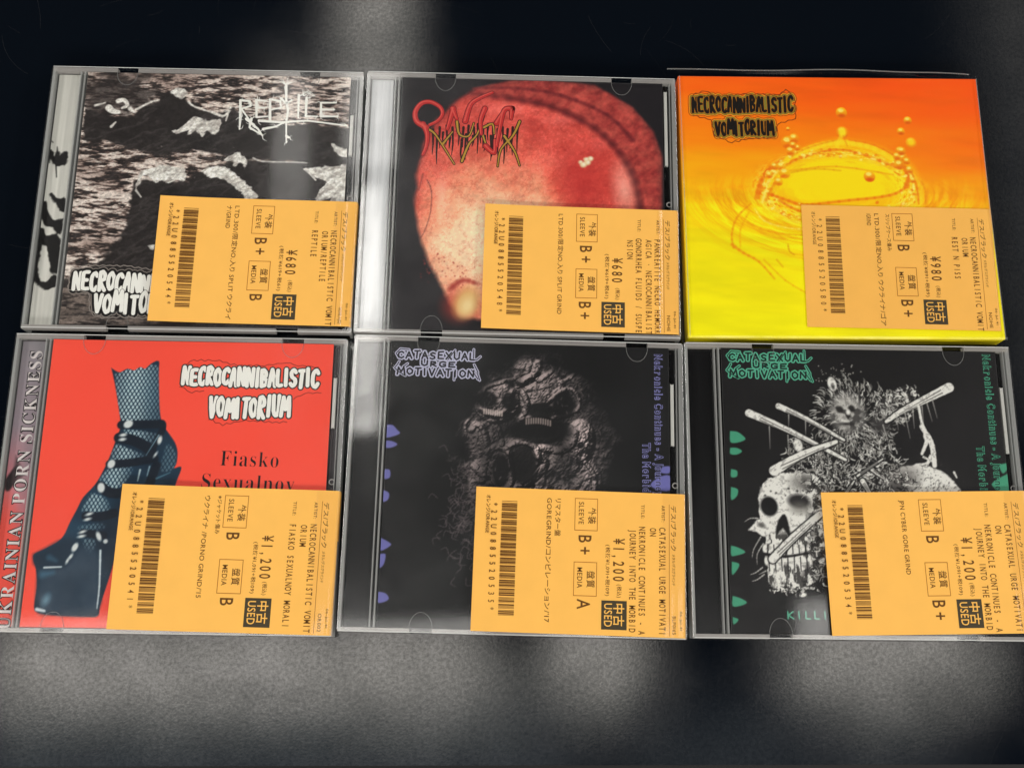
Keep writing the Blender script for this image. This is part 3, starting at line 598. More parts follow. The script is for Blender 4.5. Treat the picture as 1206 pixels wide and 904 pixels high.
LOGO_R = [[(-43,35.4),(-47.4,38.2),(-48.3,42.9),(-45.8,47.2),(-41.6,48.2),(-37.2,45.8),(-35.9,42.4),(-37.8,38.9),(-41.5,36.7)], [(-44.6,37.1),(-42.5,32),(-42.7,26.2),(-44.1,21.9)], [(-31,45.1),(-32.4,39.1),(-33.4,34.8)], [(-31.4,45.1),(-29.3,40)], [(-25.4,38.9),(-23.3,47),(-19.5,50.5),(-13.3,53.7)], [(-16.6,45.5),(-18.4,39.5),(-17.9,32.7)], [(-4.2,45.8),(-7.7,44.9),(-9.5,36.3),(-10.8,27)], [(-4.2,45.8),(-4.5,40.7)], [(-11.1,38.4),(-8.1,44.4)], [(-15.8,26.9),(-11.9,23.6),(-11.7,29.9)]]
for s_ in LOGO_R: ro.stroke(smooth(s_), 1.5, z + .024, .9)
ro.build('logo_outline', flat('maroon_ink', (92, 20, 24)), b2)
rd = MB()
for s_ in LOGO_R: rd.stroke(smooth(s_), 1.15, z + .03, .6)
rd.build('band_logo', M_RED, b2)
pk = MB()
for s_ in LOGO_R: pk.stroke([(x - .3, y + .3) for x, y in smooth(s_)], .38, z + .042, .2)
pk.build('logo_highlight', M_PINK, b2)
s2 = Art(-68.9, -58.9, -60, 60, 0.5, (214, 216, 218), 4)
s2.C *= (.9 + .12 * s2.noise(.9, 40, 0, 2, 3))[..., None]
s2.build('spine_inlay', 6.7, t2, .3)

# ================================================================== CD 3: orange slipcase in a clear bag, top right
t3 = thing('cd_slipcase', 'orange and yellow CD slipcase with liquid splash cover in clear bag', 'CD', (155.57, 196.39, 0), 0.0, GROUP)
M_OR = plain('orange_card', (252, 150, 10), .4, .4)
_nt = M_OR.node_tree; _tc = _nt.nodes.new('ShaderNodeTexCoord'); _sx = _nt.nodes.new('ShaderNodeSeparateXYZ'); _mr = _nt.nodes.new('ShaderNodeMapRange'); _cr = _nt.nodes.new('ShaderNodeValToRGB')
_mr.inputs[1].default_value = -.063; _mr.inputs[2].default_value = .063
for _k, _c in ((0, (246, 226, 0)), (1, (250, 92, 4))): _cr.color_ramp.elements[_k].color = (*lin(_c), 1)
_cr.color_ramp.elements.new(.45).color = (*lin((255, 196, 0)), 1)
_nt.links.new(_tc.outputs['Object'], _sx.inputs[0]); _nt.links.new(_sx.outputs['Y'], _mr.inputs[0]); _nt.links.new(_mr.outputs[0], _cr.inputs[0]); _nt.links.new(_cr.outputs[0], _nt.nodes['Principled BSDF'].inputs['Base Color'])

SX, SY, SZ = 69.7, 63.1, 9.0
MB().bevbox(-SX, SX, -SY, SY, 0.05, SZ - .06, .5, .6).build('sleeve', M_OR, t3)
a = Art(-SX + .25, SX - .25, -SY + .25, SY - .25, 0.28, (255, 200, 0), 31)
v = (SY - a.Y) / (2 * SY) + .05 * (a.noise(60, 9, 3, 3, 1) - .5) * 2 - .0011 * a.X
a.C = ramp(v, [(0, (255, 88, 4)), (.12, (255, 104, 2)), (.30, (255, 140, 0)), (.46, (255, 178, 0)), (.56, (255, 214, 0)), (.75, (250, 232, 0)), (1, (248, 238, 0))])
wv = a.noise(24, 5, -4, 3, 2); a.C = a.C * (1 + .07 * (wv - .5))[..., None]
O1, O2, Y1, Y2 = (240, 116, 4), (240, 138, 6), (255, 226, 30), (255, 240, 110)
a.poly([(-34.4,3),(-31.3,11.3),(-26.3,17.1),(-16.1,24.8),(1.8,30.9),(19.2,28.1),(31.2,21.9),(36.8,15.2),(37.8,1.1),(24.4,-3.1),(-21.7,-2.7)], (255, 206, 0), 2.5, None, .9)
a.poly([(-25.7,7.2),(-22.5,16.3),(1.2,22.4),(26.1,17.6),(31.7,10.6),(29.7,5.2),(5.5,1.7),(-17.6,1.5)], (255, 226, 4), 1.2)
# ripples and the glassy wall of the splash, in ring coordinates
pc = [(0.5,7.4)][0]; ex_ = a.X - pc[0]; ey_ = (a.Y - pc[1]) * 1.9
er = np.hypot(ex_, ey_); et = np.arctan2(ey_, ex_)
rn = a.noise(9, 2.2, 0, 4, 71, .65, uv=(et * 26, er)); rn2 = a.noise(5, 1.3, 0, 3, 72, .7, uv=(et * 30, er))
fade = np.exp(-((er - 46) / 20) ** 2) * np.clip((14 - ey_) / 30, 0, 1)
rip = np.sin(er * .62 + rn * 5.0)
a.C = a.C + (fade * rip)[..., None] * np.array((2, 20, 0)) + (fade * np.clip(rip - .55, 0, 1))[..., None] * np.array((0, 22, 60))
a.paint(fade * np.clip(-rip - .72, 0, 1) * 1.6, (240, 150, 6))
wall = np.exp(-((er - 33.5) / 4.6) ** 2); rd_ = (1 - np.abs(2 * rn2 - 1))
a.paint(wall * np.clip((rd_ - .55) * 2.6, 0, 1) * .85, (255, 240, 96)); a.paint(wall * np.clip((.30 - rn2) * 5, 0, 1) * .9, (244, 128, 6)); a.paint(wall * np.clip((rn - .66) * 5, 0, 1) * .6, (250, 160, 8))
a.paint(np.exp(-((er - 26) / 4) ** 2) * np.clip((rn - .6) * 4, 0, 1) * .4, (246, 176, 10))
def S(pts, r0, c, r1=None, soft=.3, op=.62): a.stroke(pts, r0 * .8, c, r1, soft + .15, op)
S([(-36,3),(-33.6,11.2),(-29,17.5),(-22.5,21.8)], 1.6, O1, .6); S([(-33.8,0.5),(-30.5,10.4),(-25.2,16.3)], .7, Y2, .4); S([(-32.2,1.3),(-27.9,9.6),(-23,13.8)], .8, O2, .4)
S([(-22.6,20.5),(-15.3,24.8),(-7.3,28.2),(1.8,30),(9.6,29.7),(19.1,27.2),(30.2,20.2)], 1.6, Y1, 1.3); S([(-21.9,18.9),(-14.7,22.3),(-6.4,24.9),(1.5,26.6),(11.2,25),(21,20.9),(30,17.3)], .6, O1, .5); S([(-20.2,22.2),(-14.1,26.1),(-4.9,29.5),(1.9,31.3)], .35, O2, .3); S([(7.7,31.4),(19.3,28.9),(29.7,22.7)], .4, O1, .35)
S([(-20.5,15.9),(0.9,18.2),(26.6,14.3)], .4, O2, .3); S([(-19.8,15.1),(-8.9,16.9),(2.7,16.2)], .5, (230, 150, 10), .3)
S([(-30.9,4.6),(-24.5,2.2),(-16.2,-0.6),(-8.1,-0.1),(5.5,1.7),(17.2,3),(27,5.2),(33.2,9.4)], .9, O1, .6); S([(-29,3),(-21.6,-1),(-12.1,-2.2)], .5, Y2, .3); S([(-26.1,1.4),(-17.9,-3.5),(-9.5,-4.2)], .8, O1, .5)
S([(28.7,21),(32.4,17.7),(33.5,12.7),(31.5,8.5)], 1.5, O1, .8); S([(35.2,15.2),(36.9,7.7),(37,0.3)], .7, O1, .4); S([(33.4,16.9),(35.3,11),(35.2,1.9)], .6, Y2, .3); S([(39.5,11.1),(40.6,6.1),(40.1,0.3)], .35, O2, .3)
S([(-47.9,-21.5),(-48.4,-15.1),(-45.7,-7),(-39.2,-0.4)], .5, O2, .35); S([(-44.8,-20.7),(-44.4,-12.6),(-40.2,-4.5)], .35, (245, 170, 0), .3); S([(-48.6,-19.9),(-43.5,-23.9),(-36.9,-27.9),(-30.5,-35.8)], .9, O2, .3); S([(-41.2,-9.4),(-31.9,-13.3),(-22.5,-14.9),(-15.6,-15.2)], .5, (245, 160, 0), .2); S([(-37.4,-2.8),(-33.5,-8.5),(-24.2,-11.7),(-16.2,-12.4)], .5, Y2, .3); S([(-34.6,-27),(-25.7,-36.5),(-16.6,-42.4)], .4, (240, 165, 0), .2); S([(-23.5,-19.7),(-23,-22.9),(-20.8,-24.5)], .3, (215, 130, 0), .15); S([(-28.9,-27),(-26.4,-30.2)], .4, (225, 140, 0), .2); S([(39.8,14.4),(48.8,10.3),(55.9,3.8)], .45, (250, 150, 0), .2); S([(42.7,11.9),(49.3,7.9),(52.6,2.1)], .45, (250, 150, 0), .2)
for i in range(46):
    u = a.rs.uniform(0, 6.28); p = [(1.5,10.7)][0]; x = p[0] + 34 * math.cos(u); y = p[1] + 14 * math.sin(u) + a.rs.normal() * 1.2; r_ = a.rs.uniform(.3, 1.0)
    a.ell((x, y), r_, r_ * .8, O1 if i % 2 else Y2, a.rs.uniform(0, 180), .3, .75)
def drop(p, r_, dark=1.0):
    a.ell(p, r_, r_ * 1.05, lerp(O1, (255, 200, 20), np.clip((a.Y - p[1]) / r_ * .5 + .5, 0, 1)), 0, .3, dark); a.ell((p[0] - .1 * r_, p[1] + .45 * r_), r_ * .5, r_ * .35, Y2, 0, .3, .9); a.ell((p[0], p[1] - .55 * r_), r_ * .6, r_ * .3, (214, 70, 6), 0, .4, .7 * dark)
for p, r_ in zip([(5.2,45),(35.6,41.4),(32,35.9),(15.7,13.4),(-20,36.6)], (2.6, 1.9, 1.8, 2.6, .9)): drop(p, r_)
for p, r_ in zip([(4.9,35.1),(36.2,30.4),(-20.5,29.8),(-17.6,31.9),(-24.3,18),(-22.9,14.7),(-25.9,10.5),(31.2,22.7),(30.7,26.1),(29.8,19.3)], (2.9, 2.4, 3.2, 2.4, 2.2, 2.6, 2.0, 2.8, 2.2, 2.4)): drop(p, r_, .55)
a.ell([(4.9,35.1)][0], 1.7, 2.2, Y1, 0, .6); a.ell([(36.2,30.4)][0], 1.8, 1.8, (255, 214, 20), 0, 1.0)
for i in range(90):
    u = a.rs.uniform(0, 6.28); rr_ = a.rs.uniform(.92, 1.08); x = pc[0] + 34 * rr_ * math.cos(u); y = pc[1] + 18 * rr_ * math.sin(u) + a.rs.normal() * .8; r_ = a.rs.uniform(.2, .75)
    a.ell((x, y), r_ * 1.5, r_, ((255, 244, 120), (255, 214, 10), (246, 140, 6))[i % 3], a.rs.uniform(-40, 40), .3, .8)
for p_, r_ in zip([(-19.6,25.6),(-16.3,27.3),(-18.2,28.6),(29,23.5),(31.5,26.1),(33.4,21.1),(34.2,16.9),(-27.4,18),(-30,13.8),(35.3,11.9)], (2.2, 1.5, 1.6, 1.8, 2.0, 1.7, 1.8, 1.8, 1.7, 1.5)): drop(p_, r_, .6)
S([(2,28.3),(4.4,33.4)], 1.2, Y1, 1.0); S([(6.7,28.4),(5.2,33.4)], .35, O2, .3)
c3 = a.build('cover', SZ, t3, .05)
M_LOGO3 = flat('logo_black_ink', (18, 12, 8)); M_OL = flat('logo_khaki_ink', (128, 116, 40)); M_OL2 = flat('logo_brown_ink', (120, 52, 8))
q = [(-63.4,45.5),(-16,44.3),(-53.8,33.7),(-26.9,33.1)]
gore_logo(c3, (q[0][0], q[0][1] - .6), q[1][0] - q[0][0] - 1.2, 7.0, 0.3, (q[2][0] + .6, q[2][1] - .2), q[3][0] - q[2][0] - .5, 6.6, -.2, SZ, .66, M_LOGO3, [(1.5, M_OL2), (1.2, flat('logo_orange_ink', (250, 140, 10))), (.85, M_OL), (.2, flat('logo_gold_ink', (176, 110, 20)))],
          ([([(-64.2,43.8),(-63.1,53.3),(-57.5,55.5),(-52.9,53),(-37.9,54),(-22.9,53.7),(-19.6,56.8),(-15.9,52.1),(-16.2,41.8)], .2), ([(-63.5,43),(-55,40.9),(-53.8,32.8),(-46.2,29.5),(-39.9,31.3),(-26.6,32.3),(-24.6,39.1),(-16.2,41.8)], .2)], M_OL2))
# clear bag with its loose mouth standing up behind the top edge
bag = MB(); nx = 40
rows = []
for iy, (y, z0) in enumerate(((-SY - .3, SZ + .1), (-SY + .8, SZ + .8), (-20, SZ + .75), (20, SZ + .7), (SY - 2, SZ + .65), (SY + .8, SZ + .7), (SY + 2.2, SZ + .3))):
    rows.append([(-SX - .5 + (2 * SX + 1.0) * i / nx, y + (0 if iy < 6 else (.9 * math.sin(i * .35) * .4 + (.6 if i < 32 else -1.2))), z0) for i in range(nx + 1)])
vv = sum(rows, []); ff = []
for r_ in range(len(rows) - 1):
    for i in range(nx): o_ = r_ * (nx + 1) + i; ff.append((o_, o_ + 1, o_ + nx + 2, o_ + nx + 1))
bag.add(vv, ff)
bo = bag.build('clear_bag', M_FILM, t3)
bl = MB(); bl.tube([(-SX - 5 + (2 * SX + 1.5) * i / 44, SY + 2.9 + .25 * math.sin(i * .31) - (0 if i < 37 else (i - 37) ** 2 * .028), SZ + .9 - .5 * math.sin(i * .2)) for i in range(45)], .28, 6)
bl.tube([(-SX + .6, -SY + .5, SZ + .82), (-SX + .7, 0, SZ + .85), (-SX + .6, SY - .5, SZ + .8)], .22, 6); bl.tube([(SX - .4, -SY + .5, SZ + .82), (SX - .9, 0, SZ + .85), (SX - .5, SY - .5, SZ + .8)], .22, 6)
bl.build('bag_fold', M_TAB, bo)

# ================================================================== CD 4: red cover with boot, bottom left
t4 = jewel_case(4, (-133.54, 69.94, 0), -0.01331, 'CD case with red cover showing a shiny dark platform boot', [[(-37.5,61.8)][0][0], [(47.4,60.8)][0][0]], [-42, 40], (45, 24), (70, 62, 66))
a = booklet_art((255, 84, 64), 41)
a.C = a.C * (.985 + .03 * a.noise(40, 40, 0, 2, 1))[..., None]
boot = [(-29.2,48),(-26.9,46.6),(-25.1,46.2),(-22.3,47.8),(-19.4,47.1),(-17,48.6),(-14.8,47.9),(-12.5,50.2),(-9.3,51.4),(-8.8,45.8),(-7.1,30.9),(-5.4,24.4),(-2.2,20),(0.7,16.1),(2.1,12.1),(2.1,7.4),(1.3,5.3),(3.7,6),(4.2,4.6),(2.8,-0.1),(1.5,-5.1),(-2.4,-12.2),(-15.7,-19.4),(-18.5,-26.4),(-20.5,-37.5),(-23.5,-51.1),(-24.1,-55.5),(-29.2,-55.9),(-42.9,-55.5),(-48.4,-54.5),(-50.1,-52.2),(-50,-44.1),(-51.1,-37.3),(-52.6,-33.9),(-52.6,-31.1),(-48.7,-29),(-42.2,-24.7),(-39.5,-18.1),(-37.3,-12.8),(-35.1,-7.5),(-30.8,-2.1),(-27.9,4.1),(-25.7,10.6),(-23.7,18.6),(-22.8,23.3),(-24.8,32.5),(-27,41)]
navy = lerp((10, 26, 42), (30, 62, 84), np.clip(a.noise(20, 20, 0, 3, 2) * 1.0, 0, 1))
m_boot = a.poly(boot, navy, .25)
# fishnet: light diamonds between dark threads
u = (a.X + a.Y * .62) / 1.75; vv_ = (a.X - a.Y * .62) / 1.75
net = np.clip((np.abs(np.sin(math.pi * u)) * np.abs(np.sin(math.pi * vv_)) - .25) * 3.4, 0, 1)
def fish(pts, cx, wd, amt):
    c = [(-16.4,23.4)][0] if cx is None else cx
    m = a.poly(pts, None, .4); lit = np.exp(-((a.X - c[0]) / wd) ** 2)
    m = m * m_boot
    a.paint(m * net * (.18 + .82 * lit) * amt, (196, 218, 222)); a.paint(m * (1 - net) * .35 * lit * amt, (46, 92, 116))
fish([(-27.5,45.4),(-9.5,49.5),(-6.6,25.8),(-22.1,24.1)], [(-18.9,38.1)][0], 9, .95)
fish([(-21.2,21.5),(-7.5,19.9),(-8.5,15.6),(-19.4,18.3)], [(-16.7,19)][0], 7, .9); fish([(-23.7,15.3),(-14.5,11.8),(-11.6,10.4),(-14.9,8.6),(-25.6,8.8)], [(-19.8,11.7)][0], 6, .9)
fish([(-26.5,4.1),(-16.4,5.7),(-17.7,0.3),(-24.1,-5.5),(-29.2,-0.6)], [(-23.3,0.9)][0], 6, .9); fish([(-31.8,-5.6),(-26,-7.7),(-24,-13.3),(-35.2,-13.4)], [(-29.9,-9.8)][0], 6, .8); fish([(-2.8,15.7),(1,12.8),(1.6,5.6),(-4.6,4.1)], [(-0.5,12.8)][0], 5, .35)
fish([(-35.2,-19.1),(-26.3,-18.2),(-24.7,-20.3),(-35.7,-21.2)], [(-31,-19.7)][0], 6, .4); fish([(-33.9,-24.6),(-28.3,-25.2),(-29.1,-30.8),(-31.3,-30.1)], [(-30.9,-26.6)][0], 5, .45)
strap = (13, 26, 40)
for pts, r_ in (([(-22.4,23.3),(-5.7,24)], 2.2), ([(-22.9,17.8),(-17.2,16.9),(-11.2,14.1),(-8.9,12.3)], 2.6), ([(-25.7,6.6),(-18.3,7.1),(-7.2,9.1)], 2.0), ([(-8.9,12.3),(-5.4,20.7),(-5,23.6)], 1.6), ([(-28.6,-2.7),(-24.1,-5.5),(-17.8,-5.4)], 2.4), ([(-33.2,-15.2),(-27.3,-15.4),(-21.8,-13.9)], 2.2), ([(-33.9,-22.2),(-30.7,-22.5),(-25.1,-23.1)], 1.8), ([(-6.2,6.2),(-8.9,-3.5),(-10.5,-8.8)], 2.2)):
    a.stroke(pts, r_ * .84, strap, r_ * .84, .3)
a.stroke([(-6.4,19.2),(-10.9,10.5)], .28, (120, 150, 164), .1); a.stroke([(-12.8,4.3),(-13.4,-0.3)], .4, (176, 196, 200), .2); a.stroke([(-9,5.8),(-9.7,1.9)], .3, (140, 168, 180), .15); a.stroke([(-5.7,0.8),(-0.3,3.4)], .4, (70, 110, 128), .2)
# platform sole
sole = lerp((22, 48, 68), (66, 80, 96), np.clip(a.noise(14, 16, 0, 4, 6), 0, 1))
a.poly([(-49.8,-37.3),(-39.5,-36.4),(-33.6,-28.1),(-26.4,-30),(-25.7,-40.3),(-25,-53.9),(-42.9,-54.8),(-48.6,-52.8)], sole, 1.6, None, .9)
a.poly([(-52.5,-31.5),(-48,-29),(-41.5,-25.4),(-35.1,-26.7),(-40.5,-34.4),(-50.6,-35.9)], (22, 44, 62), 1.5)
a.stroke([(-25.8,-29.3),(-24.7,-43.7),(-24.8,-52.5)], .42, (206, 220, 224), .2); a.stroke([(-47.8,-36.5),(-41,-36.1)], .4, (206, 218, 222), .3); a.stroke([(-46.2,-32.4),(-43.3,-33.7)], 1.2, (60, 100, 122), .6, .8, .6); a.stroke([(-48.2,-39.3),(-44.1,-38.5)], 1.4, (66, 110, 134), .7, 1, .7)
a.ell([(-45.6,-49.4)][0], 1.5, 2.4, (120, 160, 178), -20, 1, .7); a.stroke([(-48.9,-53.2),(-45.8,-53.8)], .7, (214, 226, 230), .5, .4)
for (x_, rx, ry, an) in ((0, 2.0, 1.6, 30), (1, 1.5, .7, 10), (2, 1.5, .7, 10), (3, 1.5, 1.9, -20), (4, 1.5, 2.1, 10), (5, 1.6, .6, 20), (6, 1.5, .6, 15), (7, 1.6, .55, 20), (8, 1.6, .6, 12), (9, .95, 2.0, 25), (10, 1.1, 1.9, -25), (11, .6, 1.3, -30), (12, .5, 1.2, -20), (13, .9, .9, 0), (14, .9, 1.8, -10), (15, .45, 1.3, -30)):
    p = [(-19.6,23.7),(-21.3,19),(-21.4,17.1),(-25,6.6),(-28.2,-3.4),(-31.9,-14.4),(-32.4,-16.6),(-33.9,-21.8),(-34.1,-23.6),(-27.1,-23.5),(-36.3,-28.1),(-37.6,-31.9),(-38.8,-33.7),(-24.1,-25.5),(-5.8,17.1),(-7,10.9)][x_]
    a.ell(p, rx, ry, (226, 232, 230), an, .35, .95)
b4 = a.build('booklet', Z_B, t4)
M_DKRED = flat('dark_red_ink', (92, 26, 22))
q = [(1,41.5),(60.2,40.3),(12.8,28.3),(48,27.9)]
gore_logo(b4, (q[0][0] + .6, q[0][1] + .2), q[1][0] - q[0][0] - 1.6, 7.0, -.4, (q[2][0] + 1.2, q[2][1] - .6), q[3][0] - q[2][0] - 1.6, 8.0, .2, Z_B, .82, M_WHITE, [(.6, flat('logo_rim_ink', (70, 60, 56))), (.3, flat('logo_grey_ink', (44, 46, 42)))],
          ([([(0.7,48.2),(4,52),(14.9,52.2),(24.5,50.1),(36,50.4),(44.7,51.7),(50.5,50.6),(58.9,50)], .13), ([(0.7,40.7),(5.9,37.8),(10.9,38.7)], .13), ([(48.9,36),(53.5,38.3),(60.7,38.5)], .13), ([(14,26.5),(20,24.1),(28,26),(37.7,25.8),(47,25.6)], .13)], M_DKRED), 12)
M_TITLE = flat('title_ink', (22, 14, 14))
tt_ = MB()
def serif(s_): return ''.join(chr(0x1D400 + ord(c) - 65) if 'A' <= c <= 'Z' else (chr(0x1D41A + ord(c) - 97) if 'a' <= c <= 'z' else c) for c in s_)
q = [(20.2,6.7),(45.4,6.4),(12.9,-2.8),(52.4,-3.2)]
text(tt_, serif('Fiasko'), q[0][0], q[0][1], 9.4, Z_B + .02, -1.0, length=q[1][0] - q[0][0], off=-.012)
text(tt_, serif('Sexualnoy'), q[2][0], q[2][1] - .3, 9.4, Z_B + .02, -1.0, length=q[3][0] - q[2][0], off=-.012)
tt_.build('title_lettering', M_TITLE, b4)
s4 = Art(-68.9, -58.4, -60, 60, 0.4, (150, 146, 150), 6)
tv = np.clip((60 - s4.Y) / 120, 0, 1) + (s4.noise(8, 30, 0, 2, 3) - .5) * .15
s4.C = ramp(tv, [(0, (140, 136, 140)), (.35, (150, 136, 144)), (.55, (196, 120, 128)), (.72, (232, 84, 72)), (1, (236, 80, 64))])  # grey glare over the upper red spine is put into the inlay colours
s4.poly([(-69, 0), (-65, 6), (-64.5, 0), (-67, -5), (-69, -4)], (40, 32, 34), .5); s4.poly([(-66, 10), (-62, 2), (-66, -2)], (60, 44, 48), .7, None, .7)
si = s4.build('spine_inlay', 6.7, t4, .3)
sp = MB(); text(sp, serif('UKRAINIAN PORN SICKNESS'), -60.0, -61.5, 7.4, 6.72, 90, length=118, off=.045); sp.build('spine_outline', M_BLACK, si)
sp = MB(); text(sp, serif('UKRAINIAN PORN SICKNESS'), -60.0, -61.5, 7.4, 6.74, 90, length=118, off=-.008); sp.build('spine_lettering', flat('pale_ink', (214, 206, 204)), si)

# ================================================================== the two dark covers with the same logo
def urge_logo(parent, tl, wd, ht, halo_m, dark_m):
    """three lines of angular capitals, dark with one joined pale outline, tails running out of the block"""
    X = lambda f: tl[0] + wd * f
    Y = lambda f: tl[1] - ht * f
    st = pen_line('CATASEXUAL', X(.035), Y(.34), wd * .90, ht * .21, -ht * .02, 4, .06, .34) + pen_line('URGE', X(.31), Y(.57), wd * .40, ht * .15, -ht * .03, 6, .04, .36) + pen_line('MOTIVATION', X(.035), Y(.85), wd * .90, ht * .20, -ht * .04, 8, .06, .34)
    tails = [[(X(.92), Y(.02)), (X(.92), Y(.30))], [(X(.90), Y(.36)), (X(.96), Y(.34)), (X(1.0), Y(.24))], [(X(.93), Y(.50)), (X(.975), Y(.72)), (X(.975), Y(.80)), (X(1.0), Y(.98))], [(X(.90), Y(.66)), (X(.98), Y(.95))], [(X(.70), Y(.74)), (X(.70), Y(.99))],
             [(X(.0), Y(.66)), (X(.05), Y(.78)), (X(.13), Y(.90))], [(X(.05), Y(.46)), (X(.03), Y(.56)), (X(.0), Y(.66))], [(X(.15), Y(.52)), (X(.10), Y(.62))], [(X(.16), Y(.08)), (X(.06), Y(.06)), (X(.01), Y(.20)), (X(.04), Y(.33))], [(X(.70), Y(.06)), (X(.62), Y(.36))]]
    h = MB(); halo(h, st, .95, Z_B + .012); halo(h, tails, .62, Z_B + .012); h.build('logo_outline', halo_m, parent)
    d = MB(); halo(d, st, .36, Z_B + .024); halo(d, tails, .2, Z_B + .024); d.build('band_logo', dark_m, parent)
def side_title(parent, p1, p2, l1, l2, halo_m, dark_m):
    hm, dm = MB(), MB()
    for s_, p, ln in (('Nekronicle Continues - A Journey', p1, l1), ('The Morbid Realm', p2, l2)):
        text(hm, s_, p[0], p[1], 4.6, Z_B + .016, -90, length=ln, off=.055, track=.12); text(dm, s_, p[0], p[1], 4.6, Z_B + .028, -90, length=ln, off=.0, track=.12)
    hm.build('title_outline', halo_m, parent); dm.build('title_lettering', dark_m, parent)

# ================================================================== CD 5: dark skull cover, bottom middle
t5 = jewel_case(5, (10.59, 69.52, 0), -0.02367, 'CD case with near-black cover of faint skulls and lilac logo', [[(-39,61.9)][0][0], [(51.2,62.3)][0][0]], [[(-37.2,-61)][0][0], 44], (44, 18))
a = booklet_art((24, 24, 25), 51)
a.C = a.C * (.8 + .5 * a.noise(30, 30, 0, 3, 1))[..., None]
def ridge(sx, sy, an, seed, oc=3): return 1 - np.abs(2 * a.noise(sx, sy, an, oc, seed, .6) - 1)
reg = a.sdf([(6.4,53.4),(16.3,52.1),(21.1,47.7),(27,44.1),(30.7,36.7),(34.4,25.7),(37.3,14.8),(36.7,-3.3),(33.2,-24.6),(-15.9,-29.4),(-22.5,-19),(-23.6,-8.5),(-21.1,2.3),(-20.2,16.9),(-22.6,24.1),(-17.7,28),(-15.8,36.9),(-9,42.3),(-0.7,44.8)])
Hf = np.zeros_like(a.X)
def bump(p, rx, ry, h, an=0):
    ca, sa = math.cos(R(an)), math.sin(R(an)); x = a.X - p[0]; y = a.Y - p[1]; q_ = ((x * ca + y * sa) / rx) ** 2 + ((-x * sa + y * ca) / ry) ** 2
    return h * np.sqrt(np.clip(1 - q_, 0, 1))
def rope(pts, r_, h):
    pts = smooth(pts, 4); d_ = np.full_like(a.X, 99.0)
    for p_, q_ in zip(pts[:-1], pts[1:]): d_ = np.minimum(d_, a.segd(a.X, a.Y, p_, q_)[0])
    return h * np.sqrt(np.clip(1 - (d_ / r_) ** 2, 0, 1))
P5 = [(-1.1,-0.7),(-8.5,34.1),(11.1,36.9),(26.5,17.4),(21.6,8.9),(-13.8,17),(-2.3,-11.4),(3.6,47.2),(29.5,0.1),(17.1,-7.4)]
for p_, (rx, ry, h_, an) in zip(P5, ((19, 20, 6, 0), (10, 9, 5, 15), (10, 12, 4, -20), (7, 11, 6, -8), (9, 7, 4, 20), (7, 9, 4, 10), (18, 10, 4, 0), (6, 7, 3, 30), (7, 12, 3, 0), (12, 9, 3, 0))): Hf = np.maximum(Hf, bump(p_, rx, ry, h_, an))
for pts, r_, h_ in (([(-14,0.4),(-12.8,9.1),(-9.4,14.6),(-5.1,14.4),(-2.5,12.2)], 1.5, 2.6), ([(-3.4,6.4),(-4.3,12.9),(-1.5,16.3),(3.1,17.5),(7.9,15.1),(9.4,10.4),(7.3,4.5),(3.1,0.8)], 1.5, 2.8), ([(-2.9,12.2),(-1.6,4.3),(-2.2,-1.5),(-6.8,-3),(-9.7,1.9)], 1.3, 2.6), ([(8.6,11.8),(12.3,8.3),(9.5,3.9),(5.3,0.2),(1.1,-2.1)], 1.8, 2.6), ([(-19.3,22),(-17.6,24.6),(-14.7,23.2),(-12.7,17.8),(-12.5,12.7)], 1.5, 2.4), ([(-13.6,24.4),(-10.4,25.6),(-7.8,22.3),(-6.2,16.5)], 1.4, 2.4), ([(-22,5.9),(-18.5,7.1),(-14.8,3.9),(-11.9,3.3)], 1.7, 2.4),
     ([(-16.5,35.4),(-13.7,40.3),(-8.7,42.7),(-1.5,44.8)], 1.0, 2.0), ([(-15.6,31),(-10.5,28.5),(-6.2,29.4),(-3.7,32.4),(-3.1,36.9),(-1,40),(2.3,38.6),(4.3,33),(1.8,27.8)], 1.4, 2.6), ([(0.1,42.6),(5.1,45),(7.6,47.3),(8.6,51.9)], 2.0, 2.6), ([(8.8,44.4),(13.1,47.5),(15.6,50.2)], 1.2, 2.0), ([(19,43.9),(22.6,46.3),(24.8,48.6)], 1.0, 2.0), ([(14,35.5),(18.3,39.4),(23,41),(26.4,36.6),(25.7,31.4)], 1.0, 1.8), ([(15.6,28.1),(21.3,29.4),(26.4,32.9)], 1.0, 1.6), ([(1.1,25.9),(9,28.7),(16.3,27.1),(18.5,22.3),(15,18.9),(9.2,18.4),(2.7,19.3)], 1.2, 2.2), ([(10.7,15.2),(18.6,14.3),(23.3,17),(24.7,21.8)], 1.8, 2.6), ([(-2.4,-5.8),(1.8,-4.2),(6.8,-4.8)], 1.2, 2.0), ([(-19.1,27.9),(-21.9,24.1),(-21,18.3)], .8, 1.6), ([(29.5,9.1),(33.1,3.8),(33.8,-3.4)], 1.0, 1.8)):
    Hf = Hf + rope(pts, r_, h_)
Hf = Hf + 1.5 * (1 - np.abs(2 * a.noise(5, 5, 30, 4, 2, .62) - 1)) + .55 * a.noise(1.3, 1.3, 0, 3, 3, .7)
CV = [(-6.3,5.3),(3,8),(9.5,22.8),(10.1,31),(19.8,33.5),(-13.2,35.5),(27.2,16.7),(30.1,14.6),(-3.4,35)]
hole = np.zeros_like(Hf)
for p_, (rx, ry, an) in zip(CV, ((3.4, 6.2, -8), (5.6, 8.2, 8), (13, 5.0, -3), (5.5, 3.5, 0), (4.5, 5.5, 20), (4.2, 3.4, 0), (1.3, 1.4, 0), (1.0, 1.2, 0), (3, 3.5, 0))): hole = np.maximum(hole, np.clip(1.25 - np.sqrt(((a.X - p_[0]) / rx) ** 2 + ((a.Y - p_[1]) / ry) ** 2), 0, .35) / .35)
